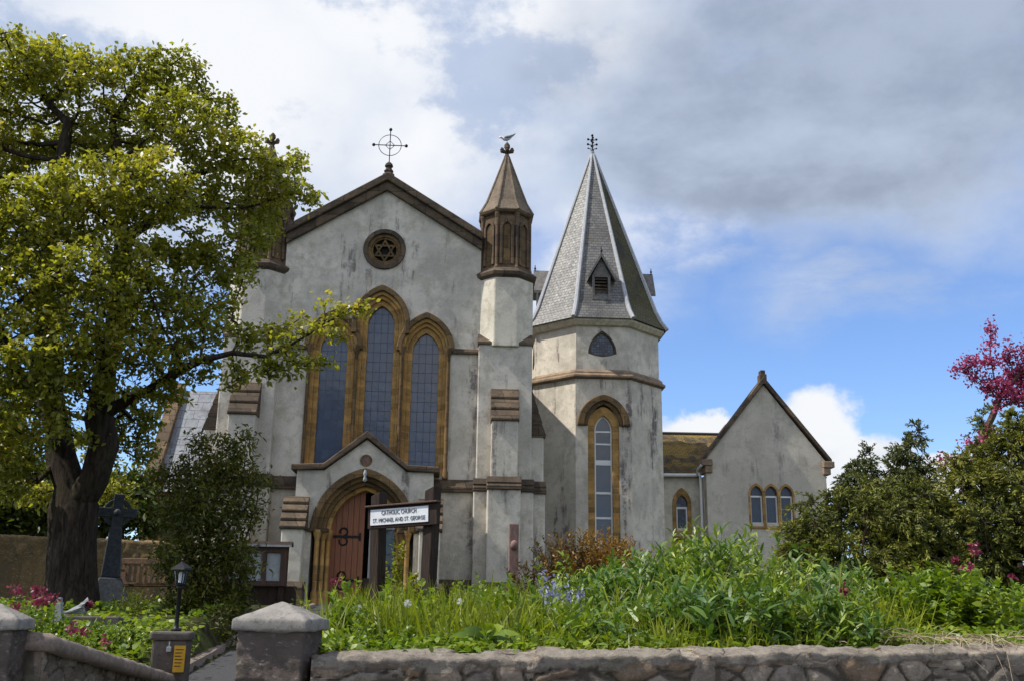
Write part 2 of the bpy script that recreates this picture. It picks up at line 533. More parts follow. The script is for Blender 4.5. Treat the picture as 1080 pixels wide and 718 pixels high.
def stone(name, a, b, dark, block=(0.42, 0.24), rough=0.9, lichen=None, scale=1.0, joint=(0.20, 0.15, 0.09)):
    """dressed stone with joints and weathering"""
    k = NT(name)
    n1 = k.noise(2.2 * scale, 7, 0.65); n2 = k.noise(11 * scale, 7, 0.72, loc=(3, 3, 1)); n3 = k.noise(45 * scale, 4, 0.7)
    col = k.mix(k.ramp(n1, 0.34, 0.66), a, b)
    col = k.mix(k.ramp(n2, 0.5, 0.72, 0, 0.85), col, dark)
    h = k.math('ADD', k.math('MULTIPLY', n2, 0.7), k.math('MULTIPLY', n3, 0.3))
    if block:
        x = k.xyz()
        cx = k.n('ShaderNodeCombineXYZ'); k.put(cx.inputs[0], k.math('ADD', x[0], k.math('MULTIPLY', x[1], 0.7))); k.put(cx.inputs[1], x[2])
        br = k.n('ShaderNodeTexBrick'); br.inputs['Scale'].default_value = 1.0
        br.inputs['Brick Width'].default_value = block[0]; br.inputs['Row Height'].default_value = block[1]
        br.inputs['Mortar Size'].default_value = 0.010; br.inputs['Mortar Smooth'].default_value = 0.3
        br.inputs['Color1'].default_value = (0.50, 0.50, 0.52, 1); br.inputs['Color2'].default_value = (1.30, 1.22, 1.08, 1)
        br.inputs['Mortar'].default_value = (1, 1, 1, 1)
        k.nt.links.new(cx.outputs[0], br.inputs['Vector'])
        col = k.mix(0.8, col, br.outputs['Color'], 'MULTIPLY')
        col = k.mix(k.math('MULTIPLY', br.outputs['Fac'], 0.8), col, joint)
        h = k.math('SUBTRACT', h, k.math('MULTIPLY', br.outputs['Fac'], 0.6))
    if lichen:
        col = k.mix(k.ramp(k.noise(5 * scale, 8, 0.75, loc=(7, 1, 5)), 0.60, 0.68, 0, 0.8), col, lichen)
    k.bsdf(col, rough, k.bump(h, 0.7, 0.03 / scale), spec=0.2)
    return k.mat

def slate(name, a, b, moss=None, moss_lo=0.5, row=0.16, width=0.22, rough=0.42, joint=(0.035, 0.035, 0.04), spec=0.5):
    k = NT(name)
    br = k.n('ShaderNodeTexBrick'); br.offset = 0.5
    br.inputs['Scale'].default_value = 1.0; br.inputs['Brick Width'].default_value = width; br.inputs['Row Height'].default_value = row
    br.inputs['Mortar Size'].default_value = 0.007; br.inputs['Mortar Smooth'].default_value = 0.1; br.inputs['Bias'].default_value = 0.0
    br.inputs['Color1'].default_value = (0, 0, 0, 1); br.inputs['Color2'].default_value = (1, 1, 1, 1); br.inputs['Mortar'].default_value = (0.5, 0.5, 0.5, 1)
    k.nt.links.new(k.tc.outputs['UV'], br.inputs['Vector'])
    col = k.mix(br.outputs['Color'], a, b)
    n1 = k.noise(1.3, 7, 0.7); n2 = k.noise(9, 7, 0.7)
    col = k.mix(k.ramp(n2, 0.42, 0.72, 0, 0.7), col, tuple(c * 0.45 for c in a))
    if moss:
        col = k.mix(k.math('MULTIPLY', k.ramp(n1, moss_lo, moss_lo + 0.14), k.ramp(n2, 0.3, 0.6, 0.35, 0.95)), col, moss)
    col = k.mix(k.ramp(k.noise(0.9, 8, 0.75, loc=(5, 5, 2)), 0.46, 0.62, 0, 0.7), col, tuple(c * 0.5 for c in b))
    col = k.mix(br.outputs['Fac'], col, joint)
    sv = k.n('ShaderNodeSeparateXYZ'); k.nt.links.new(k.tc.outputs['UV'], sv.inputs[0])
    step = k.math('SUBTRACT', 1.0, k.math('FRACT', k.math('DIVIDE', sv.outputs[1], row)))
    h = k.math('ADD', k.math('MULTIPLY', step, 1.0), k.math('MULTIPLY', n2, 0.5))
    h = k.math('ADD', h, k.math('MULTIPLY', br.outputs['Color'], 0.35))
    h = k.math('SUBTRACT', h, k.math('MULTIPLY', br.outputs['Fac'], 0.8))
    k.bsdf(col, k.ramp(n2, 0.3, 0.7, rough, rough + 0.25), k.bump(h, 0.8, 0.02), spec=spec)
    return k.mat

def plain(name, color, rough=0.6, metal=0.0, var=0.25, scale=14, bump=0.2, spec=0.35, grain=None):
    k = NT(name)
    n1 = k.noise(scale, 6, 0.7, grain or (1, 1, 1)); n2 = k.noise(scale * 0.2, 4, 0.6, loc=(3, 2, 1))
    c = k.mix(k.ramp(n1, 0.3, 0.7), tuple(x * (1 - var) for x in color), tuple(min(1, x * (1 + var)) for x in color))
    c = k.mix(k.ramp(n2, 0.5, 0.75, 0, 0.35), c, tuple(x * 0.6 for x in color))
    k.bsdf(c, rough, k.bump(n1, bump, 0.01), metal, spec)
    return k.mat

def leaf_mat(name, stops, translucent=0.35, tcol=None, rough=0.45, spec=0.35, clump=0.8):
    """leaves of mixed age: the colour ramp runs over a number per leaf (random except on junipers) and a slow noise"""
    k = NT(name)
    a = k.n('ShaderNodeAttribute', attribute_type='GEOMETRY', attribute_name='rnd')
    v = k.math('ADD', k.math('MULTIPLY', a.outputs['Fac'], 0.65), k.math('MULTIPLY', k.ramp(k.noise(clump, 3, 0.6), 0.3, 0.7), 0.35))
    cr = k.n('ShaderNodeValToRGB')
    k.nt.links.new(v, cr.inputs[0])
    el = cr.color_ramp.elements
    while len(el) < len(stops): el.new(0.5)
    for e, (p, c) in zip(el, stops): e.position = p; e.color = (*c, 1)
    b = k.n('ShaderNodeBsdfPrincipled'); k.nt.links.new(cr.outputs[0], b.inputs['Base Color'])
    b.inputs['Roughness'].default_value = rough; b.inputs['Specular IOR Level'].default_value = spec
    t = k.n('ShaderNodeBsdfTranslucent')
    tc = k.mix(1.0, cr.outputs[0], tcol or (1.3, 1.35, 0.5), 'MULTIPLY')
    k.nt.links.new(tc, t.inputs['Color'])
    mx = k.n('ShaderNodeMixShader'); mx.inputs[0].default_value = translucent
    k.nt.links.new(b.outputs[0], mx.inputs[1]); k.nt.links.new(t.outputs[0], mx.inputs[2])
    k.nt.links.new(mx.outputs[0], k.out.inputs['Surface'])
    return k.mat

def leaded_glass(name, pitch=(0.205, 0.30), base=(0.040, 0.058, 0.105), rough=0.16, lead=0.007, diamond=False, pale=(0.056, 0.078, 0.130)):
    k = NT(name)
    x = k.xyz()
    u, z = x[0], x[2]
    if diamond:
        u2 = k.math('ADD', u, k.math('MULTIPLY', z, 0.6)); z = k.math('SUBTRACT', u, k.math('MULTIPLY', z, 0.6)); u = u2
    c = k.n('ShaderNodeCombineXYZ'); k.put(c.inputs[0], u); k.put(c.inputs[1], z)
    br = k.n('ShaderNodeTexBrick'); br.offset = 0.0
    br.inputs['Scale'].default_value = 1.0; br.inputs['Brick Width'].default_value = pitch[0]; br.inputs['Row Height'].default_value = pitch[1]
    br.inputs['Mortar Size'].default_value = lead; br.inputs['Mortar Smooth'].default_value = 0.2
    br.inputs['Color1'].default_value = (0, 0, 0, 1); br.inputs['Color2'].default_value = (1, 1, 1, 1); br.inputs['Mortar'].default_value = (0, 0, 0, 1)
    k.nt.links.new(c.outputs[0], br.inputs['Vector'])
    col = k.mix(br.outputs['Color'], base, pale)
    col = k.mix(br.outputs['Fac'], col, (0.018, 0.022, 0.030))
    wav = k.noise(3.2, 3, 0.5); cell = br.outputs['Color']
    h = k.math('ADD', k.math('ADD', wav, k.math('MULTIPLY', cell, 0.30)), k.math('MULTIPLY', br.outputs['Fac'], 0.6))
    k.bsdf(col, k.math('ADD', k.math('MULTIPLY', br.outputs['Fac'], 0.5), rough), k.bump(h, 0.22, 0.03), spec=0.6)
    return k.mat

MT = {}
MT['facade'] = render_wall('weathered_render', (0.65, 0.60, 0.52), (0.51, 0.475, 0.415), (0.17, 0.145, 0.14), 1.0)
MT['tower'] = render_wall('tower_render', (0.67, 0.615, 0.52), (0.55, 0.505, 0.43), (0.18, 0.15, 0.15), 1.1)
MT['wing'] = render_wall('wing_render', (0.58, 0.53, 0.45), (0.48, 0.44, 0.375), (0.17, 0.16, 0.15), 0.6)
MT['cream'] = render_wall('cream_render', (0.70, 0.645, 0.54), (0.60, 0.555, 0.465), (0.30, 0.28, 0.24), 0.4)
MT['ham'] = stone('ham_stone', (0.46, 0.285, 0.105), (0.34, 0.195, 0.065), (0.15, 0.10, 0.055), (0.60, 0.22), joint=(0.36, 0.27, 0.15))
MT['ham_dark'] = stone('weathered_ham_stone', (0.185, 0.122, 0.060), (0.12, 0.082, 0.044), (0.035, 0.030, 0.024), (0.5, 0.4), lichen=(0.17, 0.14, 0.07), joint=(0.05, 0.04, 0.03))
MT['trim'] = stone('dark_trim_stone', (0.135, 0.102, 0.074), (0.082, 0.064, 0.049), (0.034, 0.030, 0.026), (0.75, 0.42), lichen=(0.15, 0.135, 0.085), joint=(0.030, 0.025, 0.02))
MT['band'] = stone('tower_band_stone', (0.30, 0.215, 0.14), (0.17, 0.125, 0.09), (0.09, 0.075, 0.065), None)
MT['eave'] = plain('cream_eave_board', (0.50, 0.44, 0.33), 0.8, scale=6)
MT['turret'] = stone('turret_stone', (0.165, 0.118, 0.078), (0.105, 0.078, 0.056), (0.036, 0.030, 0.026), (0.55, 0.35), lichen=(0.15, 0.125, 0.085), joint=(0.04, 0.032, 0.026))
MT['turret_roof'] = slate('turret_stone_slab', (0.15, 0.122, 0.098), (0.085, 0.068, 0.055), (0.075, 0.075, 0.035), 0.52, 0.20, 0.30, 0.85, spec=0.15)
MT['slate'] = slate('spire_slate', (0.185, 0.18, 0.168), (0.115, 0.113, 0.108), (0.12, 0.11, 0.06), 0.58, row=0.125, width=0.17)
MT['moss_slate'] = slate('mossy_spire_slate', (0.13, 0.122, 0.10), (0.085, 0.08, 0.066), (0.10, 0.088, 0.030), 0.34, row=0.125, width=0.17, rough=0.7, spec=0.2)
MT['aisle_slate'] = slate('blue_slate', (0.22, 0.24, 0.27), (0.17, 0.185, 0.21), None, row=0.42, width=0.46, rough=0.5)
MT['nave_tile'] = slate('nave_roof_slate', (0.17, 0.16, 0.155), (0.11, 0.105, 0.10), (0.10, 0.09, 0.04), 0.55, 0.2, 0.3, 0.6)
MT['mossy_tile'] = slate('mossy_roof_tile', (0.13, 0.105, 0.075), (0.09, 0.075, 0.058), (0.33, 0.22, 0.05), 0.40, 0.13, 0.2, 0.8, spec=0.2)
MT['lead'] = plain('lead_flashing', (0.36, 0.37, 0.385), 0.5, 0.0, 0.15, 8, spec=0.5)
MT['glass'] = leaded_glass('leaded_glass')
MT['glass_diamond'] = leaded_glass('diamond_leaded_glass', (0.085, 0.085), lead=0.010, diamond=True)
MT['glass_clear'] = leaded_glass('window_glass', (3.0, 3.0), (0.05, 0.065, 0.09), 0.06, 0.0, pale=(0.06, 0.08, 0.11))
MT['glass_dark'] = leaded_glass('dark_glass', (0.10, 0.10), (0.012, 0.015, 0.024), 0.3)
MT['white_paint'] = plain('white_paint', (0.74, 0.74, 0.72), 0.5, var=0.06)
MT['dark'] = plain('unlit_interior_black', (0.012, 0.012, 0.014), 0.9)  # near-black colour stands for the unlit inside behind openings
MT['iron'] = plain('black_iron', (0.018, 0.018, 0.020), 0.45, 0.6)
MT['dark_wood'] = plain('dark_stained_wood', (0.032, 0.021, 0.016), 0.75, 0, 0.5, 22, 0.6, spec=0.15, grain=(4, 4, 0.25))
MT['brown_wood'] = plain('brown_wood', (0.060, 0.030, 0.020), 0.6, 0, 0.4, 18, 0.4, grain=(4, 4, 0.3))
MT['bench_wood'] = plain('bench_wood', (0.13, 0.075, 0.04), 0.65, 0, 0.4, 18, 0.4)
MT['hatch'] = plain('hatch_wood', (0.30, 0.13, 0.04), 0.6, 0, 0.35, 12, 0.4, grain=(4, 4, 0.4))
MT['paper'] = plain('notice_paper', (0.30, 0.32, 0.34), 0.7, var=0.15, scale=9)
MT['sign_white'] = plain('sign_enamel', (0.62, 0.63, 0.66), 0.4, var=0.05)
MT['wrap'] = plain('dull_wrapping', (0.20, 0.205, 0.215), 0.7, var=0.2)
MT['ink'] = plain('sign_lettering', (0.085, 0.085, 0.09), 0.5, var=0.1)
MT['post_stone'] = plain('reddish_post', (0.19, 0.115, 0.10), 0.8, var=0.3, scale=10, bump=0.5, grain=(2, 2, 0.5))
MT['cross_stone'] = plain('dark_granite', (0.045, 0.052, 0.062), 0.7, var=0.4, scale=20, bump=0.5)
MT['spirelet'] = stone('spirelet_stone', (0.21, 0.165, 0.12), (0.135, 0.105, 0.078), (0.05, 0.042, 0.036), None, lichen=(0.20, 0.17, 0.12), scale=1.6)
MT['dormer'] = plain('dormer_boards', (0.15, 0.14, 0.13), 0.7, var=0.3, scale=8)
MT['bark'] = None

def door_mat():
    k = NT('red_door_boards')
    x = k.xyz()
    fr = k.math('FRACT', k.math('DIVIDE', x[0], 0.16))
    groove = k.ramp(k.math('ABSOLUTE', k.math('SUBTRACT', fr, 0.5)), 0.44, 0.48)
    n = k.noise(6, 6, 0.7, (5, 5, 0.4))
    c = k.mix(k.ramp(n, 0.3, 0.7), (0.27, 0.105, 0.050), (0.19, 0.070, 0.035))
    c = k.mix(groove, c, (0.03, 0.01, 0.008))
    k.bsdf(c, 0.5, k.bump(k.math('SUBTRACT', k.math('MULTIPLY', n, 0.3), groove), 0.6, 0.01), spec=0.35)
    return k.mat
MT['door'] = door_mat()

def bark_mat():
    k = NT('oak_bark')
    n = k.noise(5, 8, 0.75, (3, 3, 0.55), dist=0.6); n2 = k.noise(1.2, 5, 0.6)
    c = k.mix(k.ramp(n, 0.35, 0.65), (0.020, 0.015, 0.012), (0.072, 0.056, 0.043))
    c = k.mix(k.ramp(n2, 0.5, 0.7, 0, 0.5), c, (0.055, 0.06, 0.03))
    k.bsdf(c, 0.95, k.bump(n, 1.0, 0.06), spec=0.1)
    return k.mat
MT['bark'] = bark_mat()
MT['twig'] = plain('shrub_wood', (0.07, 0.045, 0.03), 0.9, var=0.4)
MT['stem'] = plain('green_stem', (0.07, 0.11, 0.025), 0.7, var=0.3)

def rubble(name, palette, mortar=(0.11, 0.095, 0.078)):  # default mortar darkened to paint depth into the gaps between stones
    """colour follows the stones modelled in the mesh (attributes 'cell' and 'edge')"""
    k = NT(name)
    a = k.n('ShaderNodeAttribute', attribute_type='GEOMETRY', attribute_name='cell')
    e = k.n('ShaderNodeAttribute', attribute_type='GEOMETRY', attribute_name='edge')
    cr = k.n('ShaderNodeValToRGB'); k.nt.links.new(a.outputs['Fac'], cr.inputs[0])
    el = cr.color_ramp.elements
    while len(el) < len(palette): el.new(0.5)
    for i, (q, c) in enumerate(zip(el, palette)): q.position = i / (len(palette) - 1); q.color = (*c, 1)
    n1 = k.noise(9, 9, 0.78); n2 = k.noise(38, 7, 0.8); n3 = k.noise(1.9, 6, 0.65, loc=(2, 9, 1)); n4 = k.noise(16, 8, 0.8, (1, 1, 2.2), loc=(4, 4, 4))
    c = k.mix(k.ramp(n1, 0.44, 0.64, 0, 0.65), cr.outputs[0], (0.095, 0.082, 0.068))
    c = k.mix(k.ramp(n4, 0.54, 0.66, 0, 0.7), c, (0.46, 0.42, 0.36))
    c = k.mix(k.ramp(n2, 0.55, 0.72, 0, 0.6), c, (0.05, 0.045, 0.04))
    c = k.mix(k.math('MULTIPLY', k.ramp(e.outputs['Fac'], 0.42, 0.12), 0.85), c, mortar)
    c = k.mix(k.ramp(n3, 0.54, 0.68, 0, 0.5), c, (0.085, 0.085, 0.05))
    h = k.math('ADD', k.math('MULTIPLY', n1, 1.0), k.math('ADD', k.math('MULTIPLY', n2, 0.45), k.math('MULTIPLY', n4, 0.8)))
    k.bsdf(c, 0.95, k.bump(h, 1.0, 0.022), spec=0.12)
    return k.mat
MT['rubble'] = rubble('rubble_stone', [(0.15, 0.13, 0.11), (0.33, 0.28, 0.22), (0.23, 0.19, 0.155), (0.40, 0.35, 0.285), (0.255, 0.175, 0.115), (0.18, 0.16, 0.14), (0.36, 0.31, 0.25)])
MT['pier'] = rubble('pier_stone', [(0.12, 0.095, 0.085), (0.17, 0.14, 0.125), (0.10, 0.085, 0.08), (0.20, 0.17, 0.15)])
MT['brown_wall'] = rubble('brown_wall_stone', [(0.18, 0.115, 0.042), (0.13, 0.085, 0.034), (0.21, 0.14, 0.055), (0.11, 0.08, 0.04)], (0.13, 0.10, 0.06))
MT['cap'] = stone('concrete_cap', (0.27, 0.25, 0.225), (0.185, 0.175, 0.16), (0.085, 0.08, 0.07), None, lichen=(0.42, 0.40, 0.34), scale=3.0)
MT['cap_dark'] = stone('dark_pier_stone', (0.13, 0.11, 0.095), (0.085, 0.075, 0.068), (0.045, 0.04, 0.036), None, lichen=(0.20, 0.18, 0.14), scale=3.0)
MT['coping'] = stone('pebbly_coping', (0.27, 0.215, 0.175), (0.18, 0.145, 0.12), (0.06, 0.052, 0.045), None, scale=9.0)
MT['yellow'] = plain('yellow_notice', (0.55, 0.30, 0.02), 0.6, var=0.12)

def soil_mat():
    k = NT('soil')
    n = k.noise(3, 8, 0.7)
    c = k.mix(k.ramp(n, 0.35, 0.65), (0.030, 0.024, 0.015), (0.055, 0.065, 0.02))
    k.bsdf(c, 1.0, k.bump(n, 0.8, 0.05), spec=0.05); return k.mat
MT['soil'] = soil_mat()
MT['asphalt'] = plain('asphalt', (0.055, 0.055, 0.058), 0.9, var=0.4, scale=60, bump=0.5, spec=0.15)
MT['paving'] = plain('pavement', (0.22, 0.21, 0.20), 0.9, var=0.2, scale=20, bump=0.4)
MT['line'] = plain('road_paint', (0.70, 0.69, 0.64), 0.7, var=0.1)

MT['oak'] = leaf_mat('oak_leaves', [(0.0, (0.09, 0.098, 0.014)), (0.4, (0.215, 0.220, 0.030)), (0.8, (0.34, 0.32, 0.055)), (1.0, (0.42, 0.31, 0.075))], 0.5, rough=0.38, spec=0.5)
MT['shrub'] = leaf_mat('shrub_leaves', [(0.0, (0.028, 0.042, 0.007)), (0.5, (0.085, 0.098, 0.012)), (1.0, (0.20, 0.17, 0.025))], 0.38)
MT['conifer'] = leaf_mat('juniper_sprays', [(0.0, (0.014, 0.020, 0.006)), (0.35, (0.075, 0.088, 0.013)), (0.7, (0.19, 0.192, 0.024)), (1.0, (0.33, 0.30, 0.038))], 0.14, rough=0.6)  # golden tips; the darkest stop paints shaded gaps between sprays
MT['conifer_dark'] = leaf_mat('dark_juniper_sprays', [(0.0, (0.022, 0.032, 0.012)), (0.6, (0.07, 0.085, 0.020)), (1.0, (0.14, 0.14, 0.03))], 0.18, rough=0.6)
MT['blossom'] = leaf_mat('pink_blossom', [(0.0, (0.14, 0.016, 0.045)), (0.5, (0.36, 0.050, 0.13)), (1.0, (0.55, 0.14, 0.26))], 0.35, tcol=(1.2, 0.8, 1.0))
MT['valerian_flower'] = leaf_mat('red_valerian_flower', [(0.0, (0.13, 0.018, 0.035)), (1.0, (0.30, 0.05, 0.10))], 0.3, tcol=(1.2, 0.8, 0.9))
MT['blue_flower'] = leaf_mat('bluebell_flower', [(0.0, (0.17, 0.18, 0.30)), (1.0, (0.33, 0.34, 0.48))], 0.3, tcol=(1, 1, 1.2))
MT['grass'] = leaf_mat('grass_blades', [(0.0, (0.075, 0.110, 0.010)), (0.6, (0.20, 0.235, 0.018)), (0.93, (0.31, 0.32, 0.035)), (1.0, (0.34, 0.29, 0.13))], 0.42)
MT['weed'] = leaf_mat('lance_leaves', [(0.0, (0.040, 0.085, 0.012)), (0.5, (0.15, 0.22, 0.022)), (0.85, (0.29, 0.34, 0.045)), (1.0, (0.40, 0.42, 0.13))], 0.30, rough=0.40, spec=0.4)
MT['weed_dark'] = leaf_mat('blue_green_lance_leaves', [(0.0, (0.025, 0.065, 0.016)), (0.6, (0.090, 0.165, 0.030)), (1.0, (0.24, 0.31, 0.08))], 0.28, rough=0.40, spec=0.4)
MT['lush'] = leaf_mat('valerian_leaves', [(0.0, (0.045, 0.095, 0.010)), (0.6, (0.155, 0.225, 0.018)), (1.0, (0.30, 0.34, 0.035))], 0.36, rough=0.4)
MT['yellowish'] = leaf_mat('yellow_green_leaves', [(0.0, (0.12, 0.14, 0.014)), (0.6, (0.22, 0.225, 0.020)), (1.0, (0.32, 0.29, 0.04))], 0.4)
MT['brown_leaf'] = leaf_mat('bronze_leaves', [(0.0, (0.09, 0.05, 0.012)), (0.5, (0.22, 0.11, 0.022)), (1.0, (0.24, 0.17, 0.03))], 0.3)
MT['straw'] = leaf_mat('dry_straw', [(0.0, (0.20, 0.145, 0.085)), (1.0, (0.42, 0.34, 0.23))], 0.2, tcol=(1, 1, 0.9))
MT['far_leaf'] = leaf_mat('far_tree_leaves', [(0.0, (0.03, 0.05, 0.012)), (0.6, (0.075, 0.10, 0.018)), (1.0, (0.14, 0.15, 0.03))], 0.35)

# ------------------------------------------------------------------ terrain
def lerp_tab(y, tab):
    if y <= tab[0][0]: return tab[0][1]
    for (a, va), (b, vb) in zip(tab, tab[1:]):
        if y <= b: return va + (vb - va) * (y - a) / (b - a)
    return tab[-1][1]
PATH_X = [(5.4, -2.15), (9, -2.25), (13, -2.85), (20, -3.65), (28, -4.15), (30, -4.2)]
PATH_Z = [(5.2, 0.02), (5.6, 0.10), (9, 0.90), (13, 1.02), (20, 1.42), (27, 1.70)]
def wall_y(x): return 5.55 + max(0.0, x + 1.2) * 0.20
SOIL_R = [(5.5, 1.27), (8, 1.40), (14, 1.58), (20, 1.68), (26, 1.70)]
SOIL_L = [(6.0, 1.22), (9, 1.12), (14, 1.50), (20, 1.64), (26, 1.70)]
def soil(x, y):
    if x > -2.0:
        return lerp_tab(y - max(0, x + 1.2) * 0.15, SOIL_R) + 0.018 * min(8, max(0, x + 1))
    return lerp_tab(y, SOIL_L)
def ground(x, y):
    if x > -1.5:
        yw = wall_y(x)
    elif x < -2.95:
        yw = 6.35
    else:
        yw = -1e9
    if y < yw: return 0.0
    pc = lerp_tab(y, PATH_X); pz = lerp_tab(y, PATH_Z)
    d = abs(x - pc)
    s = soil(x, y)
    if y < 29.5:
        t = min(1, max(0, (d - 0.72) / 0.22))
        return pz + (s - pz) * t if y > 5.2 else 0.0
    return s

def build_ground():
    xs = np.concatenate([[-900, -400, -200, -100, -60, -40, -30], np.arange(-24, -6, 0.8), np.arange(-6, 1.0, 0.12), np.arange(1.0, 10, 0.5), np.arange(10, 30, 2), [40, 60, 100, 200, 400, 900]])
    ys = np.concatenate([[-900, -300, -100, -40, -15, -5, 0, 3, 4.8, 5.2], np.arange(5.4, 11, 0.12), np.arange(11, 31, 0.5), np.arange(32, 60, 3), [70, 100, 160, 300, 600, 1500, 3500]])
    V = [(x, y, ground(x, y)) for y in ys for x in xs]
    nx = len(xs)
    F = [(j * nx + i, j * nx + i + 1, (j + 1) * nx + i + 1, (j + 1) * nx + i) for j in range(len(ys) - 1) for i in range(nx - 1)]
    me = bpy.data.meshes.new('ground'); me.from_pydata(V, [], F); me.update()
    tag(link_mesh('ground', me, MT['soil'], None, True), kind='structure')
    # road and pavement in front of the wall
    mb = MB(); mb.add([(-60, -6, 0.004), (60, -6, 0.004), (60, 3.2, 0.004), (-60, 3.2, 0.004)], [(0, 1, 2, 3)])
    tag(mb.build('road', MT['asphalt']), kind='structure')
    mb = MB()
    for k in range(-14, 15): mb.add([(k * 4, -1.6, 0.008), (k * 4 + 2, -1.6, 0.008), (k * 4 + 2, -1.5, 0.008), (k * 4, -1.5, 0.008)], [(0, 1, 2, 3)])
    tag(mb.build('road_marking', MT['line']), kind='structure')
    mb = MB(); mb.box(-60, 60, 3.2, 3.34, -0.1, 0.12)
    tag(mb.build('kerb', MT['paving'], bevel=0.02), kind='structure')
    mb = MB(); mb.box(-60, 60, 3.343, 5.1, -0.1, 0.115)
    tag(mb.build('pavement', MT['paving']), kind='structure')
    # path to the door
    yy = np.arange(5.12, 29.0, 0.3)
    V, F = [], []
    for y in yy:
        c = lerp_tab(y, PATH_X); z = lerp_tab(y, PATH_Z) + 0.012
        V += [(c - 0.70, y, z), (c + 0.70, y, z)]
    F = [(2 * k, 2 * k + 1, 2 * k + 3, 2 * k + 2) for k in range(len(yy) - 1)]
    me = bpy.data.meshes.new('path'); me.from_pydata(V, [], F); me.update()
    tag(link_mesh('path', me, MT['asphalt'], None, True), kind='structure')
    mb = MB()
    pts = [(lerp_tab(y, PATH_X) - 0.76, y, lerp_tab(y, PATH_Z) + 0.035) for y in np.arange(9.2, 26, 0.6)]
    mb.tube(pts, 0.075, 6)
    tag(mb.build('path_edging', MT['coping'], None, True), 'low rounded stone edging along the left side of the path', 'edging')
build_ground()

# ------------------------------------------------------------------ church
TH = R(3.5)
church = thing('church', 'grey rendered stone church front with gable, three tall pointed windows and arched red door', 'church',
               (-4.112 + 0.12 * math.cos(TH), 30.0 + 0.12 * math.sin(TH), 1.70), TH)

def P(name, mb, mat, parent=church, **kw):
    return mb.build(name, MT[mat] if isinstance(mat, str) else mat, parent, **kw)

